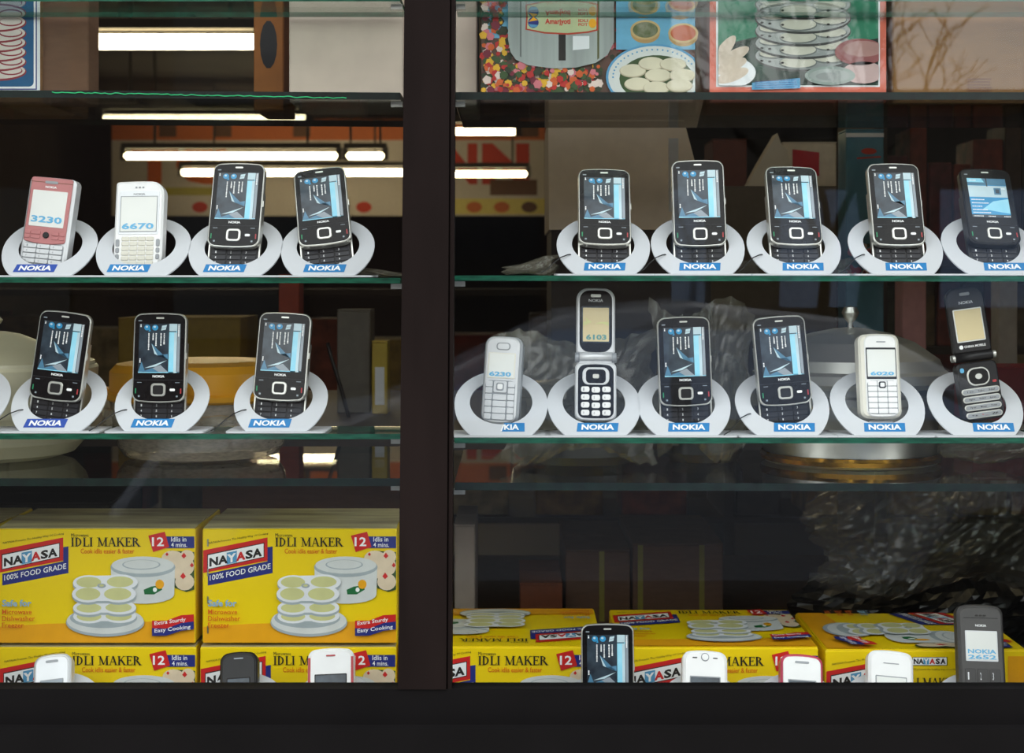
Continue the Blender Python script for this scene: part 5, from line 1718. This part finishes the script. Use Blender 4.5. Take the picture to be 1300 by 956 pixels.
def paper(px, py, Y, pts, m, name, label, cat, th=0.02):
    c = W(px, py, Y)
    kk = Y / F
    mb = MB(kk)
    mb.prism([(p[0] - px, py - p[1]) for p in pts][::-1] if False else [(p[0] - px, py - p[1]) for p in pts], 0, th / kk, m, 0.0)
    o = mb.build(name)
    o.location = c
    return tag(o, label, cat)


zt_ = ZC - (238 - HZ) * 2.65 / F + 0.003
pb = paper(978, 236, 2.68, [(948, 236), (1008, 236), (1000, 190), (992, 182), (987, 168), (975, 188), (965, 205)], mat('white_paper', (206, 198, 182), 0.8, scale=14), 'paper_bag', 'crumpled white paper bag behind the third right slider', 'bag', 0.05)
pb.location.z = zt_
t, hw, h = deep_carton(994, 1062, 182, 236, 2.74, 0.08, 'white packet with red panel right of the paper bag', mat('white_packet', (214, 204, 186), 0.6), zt_, 'packet', 'packet')
kk = 2.74 / F
MB(kk).poly([(-22, 18), (12, 16), (12, 46), (-22, 50)], -0.3, mat('packet_red', (190, 26, 40), 0.5)).build('red_panel', t)
t, hw, h = deep_carton(1074, 1122, 166, 352, 2.5, 0.06, 'tall blue packet with red lettering behind the fourth right slider', mat('packet_blue', (84, 138, 160), 0.5), Z_C, 'packet', 'packet')
kk = 2.5 / F
mb = MB(kk)
mb.poly([(-24, h / kk - 8), (24, h / kk - 8), (24, h / kk - 3), (-24, h / kk - 3)], -0.3, M_white)
mb.poly(ell(5, h / kk - 26, 10, 4, 16), -0.3, M_sgr)
mb.poly([(-10, h / kk - 36), (20, h / kk - 34), (20, h / kk - 32), (-10, h / kk - 34)], -0.3, M_sgr)
flower_bits(mb, lambda r: (r.uniform(-22, 22), r.uniform(172, 222)), 45, 14, -0.4, 1.2)
mb.build('front_print', t)
# dark shelves with goods at right
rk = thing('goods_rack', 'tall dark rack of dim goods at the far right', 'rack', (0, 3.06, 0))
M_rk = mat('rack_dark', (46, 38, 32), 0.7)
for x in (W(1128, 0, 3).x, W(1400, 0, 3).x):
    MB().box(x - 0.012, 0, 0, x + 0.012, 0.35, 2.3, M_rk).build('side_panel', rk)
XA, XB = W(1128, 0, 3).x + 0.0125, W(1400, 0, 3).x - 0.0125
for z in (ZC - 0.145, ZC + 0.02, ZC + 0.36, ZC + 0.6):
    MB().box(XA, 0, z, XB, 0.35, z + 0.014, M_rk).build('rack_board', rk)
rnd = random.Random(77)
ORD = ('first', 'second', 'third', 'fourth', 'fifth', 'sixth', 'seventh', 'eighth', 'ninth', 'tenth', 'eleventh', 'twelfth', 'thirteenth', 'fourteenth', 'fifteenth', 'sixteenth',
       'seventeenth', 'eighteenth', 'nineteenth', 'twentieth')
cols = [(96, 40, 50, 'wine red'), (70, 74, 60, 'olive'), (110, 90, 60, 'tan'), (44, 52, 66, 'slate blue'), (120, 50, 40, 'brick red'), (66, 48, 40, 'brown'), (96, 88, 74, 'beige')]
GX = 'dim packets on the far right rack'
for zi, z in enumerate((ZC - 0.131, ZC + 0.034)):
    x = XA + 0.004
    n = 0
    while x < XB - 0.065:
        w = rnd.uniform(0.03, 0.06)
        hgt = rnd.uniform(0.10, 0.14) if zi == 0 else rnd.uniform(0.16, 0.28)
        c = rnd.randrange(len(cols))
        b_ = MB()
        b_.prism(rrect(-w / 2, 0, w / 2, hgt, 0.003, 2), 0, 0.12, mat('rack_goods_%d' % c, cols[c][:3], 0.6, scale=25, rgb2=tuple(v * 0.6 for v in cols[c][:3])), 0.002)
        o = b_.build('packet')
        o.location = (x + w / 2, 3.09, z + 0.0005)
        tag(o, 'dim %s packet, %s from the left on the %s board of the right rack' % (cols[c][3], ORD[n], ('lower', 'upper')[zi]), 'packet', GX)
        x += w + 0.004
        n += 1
# row two clutter on the right
YK = 2.45
t, hw, h = deep_carton(1146, 1176, 352, 416, YK, 0.05, 'pink checked packet behind the white and ivory phone', mat('pink_check', (206, 150, 150), 0.6), Z_C, 'packet', 'packet')
kk = YK / F
mb = MB(kk)
for i in range(5):
    for j in range(3):
        mb.poly([(-14 + j * 10, 3 + i * 12), (-7 + j * 10, 3 + i * 12), (-7 + j * 10, 11 + i * 12), (-14 + j * 10, 11 + i * 12)], -0.3, mat('pink_check_cream', (226, 206, 180), 0.6))
mb.build('front_print', t)
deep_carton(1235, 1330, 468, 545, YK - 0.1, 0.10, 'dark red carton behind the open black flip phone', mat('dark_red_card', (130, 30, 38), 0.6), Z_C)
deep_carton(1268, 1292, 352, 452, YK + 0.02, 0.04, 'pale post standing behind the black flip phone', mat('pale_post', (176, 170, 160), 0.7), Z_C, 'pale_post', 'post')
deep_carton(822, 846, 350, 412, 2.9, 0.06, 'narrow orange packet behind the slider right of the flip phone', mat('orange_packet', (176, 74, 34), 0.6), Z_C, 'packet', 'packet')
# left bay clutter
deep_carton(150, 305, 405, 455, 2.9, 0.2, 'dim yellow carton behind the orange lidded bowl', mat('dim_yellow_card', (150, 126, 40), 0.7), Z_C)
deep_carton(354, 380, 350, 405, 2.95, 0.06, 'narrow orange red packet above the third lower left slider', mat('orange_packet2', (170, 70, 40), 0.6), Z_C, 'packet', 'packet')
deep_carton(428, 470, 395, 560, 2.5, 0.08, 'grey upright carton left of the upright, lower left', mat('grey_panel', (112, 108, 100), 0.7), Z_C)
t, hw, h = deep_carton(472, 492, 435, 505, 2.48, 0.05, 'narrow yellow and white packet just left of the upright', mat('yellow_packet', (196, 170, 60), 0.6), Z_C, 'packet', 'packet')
mb = MB(2.48 / F)
mb.poly([(-6, 12), (6, 12), (6, 60), (-6, 60)], -0.3, M_white)
mb.build('front_print', t)
cab = MB().tube([tuple(W(416, 436, 2.44)), tuple(W(420, 452, 2.43)), tuple(W(432, 490, 2.43)), tuple(W(443, 530, 2.43)), tuple(W(452, 572, 2.44))], 0.003, M_wire, 6).build('black_cable')
tag(cab, 'black cable hanging before the grey carton, lower left', 'cable')

# long rack across the back of the shop with rows of dim goods
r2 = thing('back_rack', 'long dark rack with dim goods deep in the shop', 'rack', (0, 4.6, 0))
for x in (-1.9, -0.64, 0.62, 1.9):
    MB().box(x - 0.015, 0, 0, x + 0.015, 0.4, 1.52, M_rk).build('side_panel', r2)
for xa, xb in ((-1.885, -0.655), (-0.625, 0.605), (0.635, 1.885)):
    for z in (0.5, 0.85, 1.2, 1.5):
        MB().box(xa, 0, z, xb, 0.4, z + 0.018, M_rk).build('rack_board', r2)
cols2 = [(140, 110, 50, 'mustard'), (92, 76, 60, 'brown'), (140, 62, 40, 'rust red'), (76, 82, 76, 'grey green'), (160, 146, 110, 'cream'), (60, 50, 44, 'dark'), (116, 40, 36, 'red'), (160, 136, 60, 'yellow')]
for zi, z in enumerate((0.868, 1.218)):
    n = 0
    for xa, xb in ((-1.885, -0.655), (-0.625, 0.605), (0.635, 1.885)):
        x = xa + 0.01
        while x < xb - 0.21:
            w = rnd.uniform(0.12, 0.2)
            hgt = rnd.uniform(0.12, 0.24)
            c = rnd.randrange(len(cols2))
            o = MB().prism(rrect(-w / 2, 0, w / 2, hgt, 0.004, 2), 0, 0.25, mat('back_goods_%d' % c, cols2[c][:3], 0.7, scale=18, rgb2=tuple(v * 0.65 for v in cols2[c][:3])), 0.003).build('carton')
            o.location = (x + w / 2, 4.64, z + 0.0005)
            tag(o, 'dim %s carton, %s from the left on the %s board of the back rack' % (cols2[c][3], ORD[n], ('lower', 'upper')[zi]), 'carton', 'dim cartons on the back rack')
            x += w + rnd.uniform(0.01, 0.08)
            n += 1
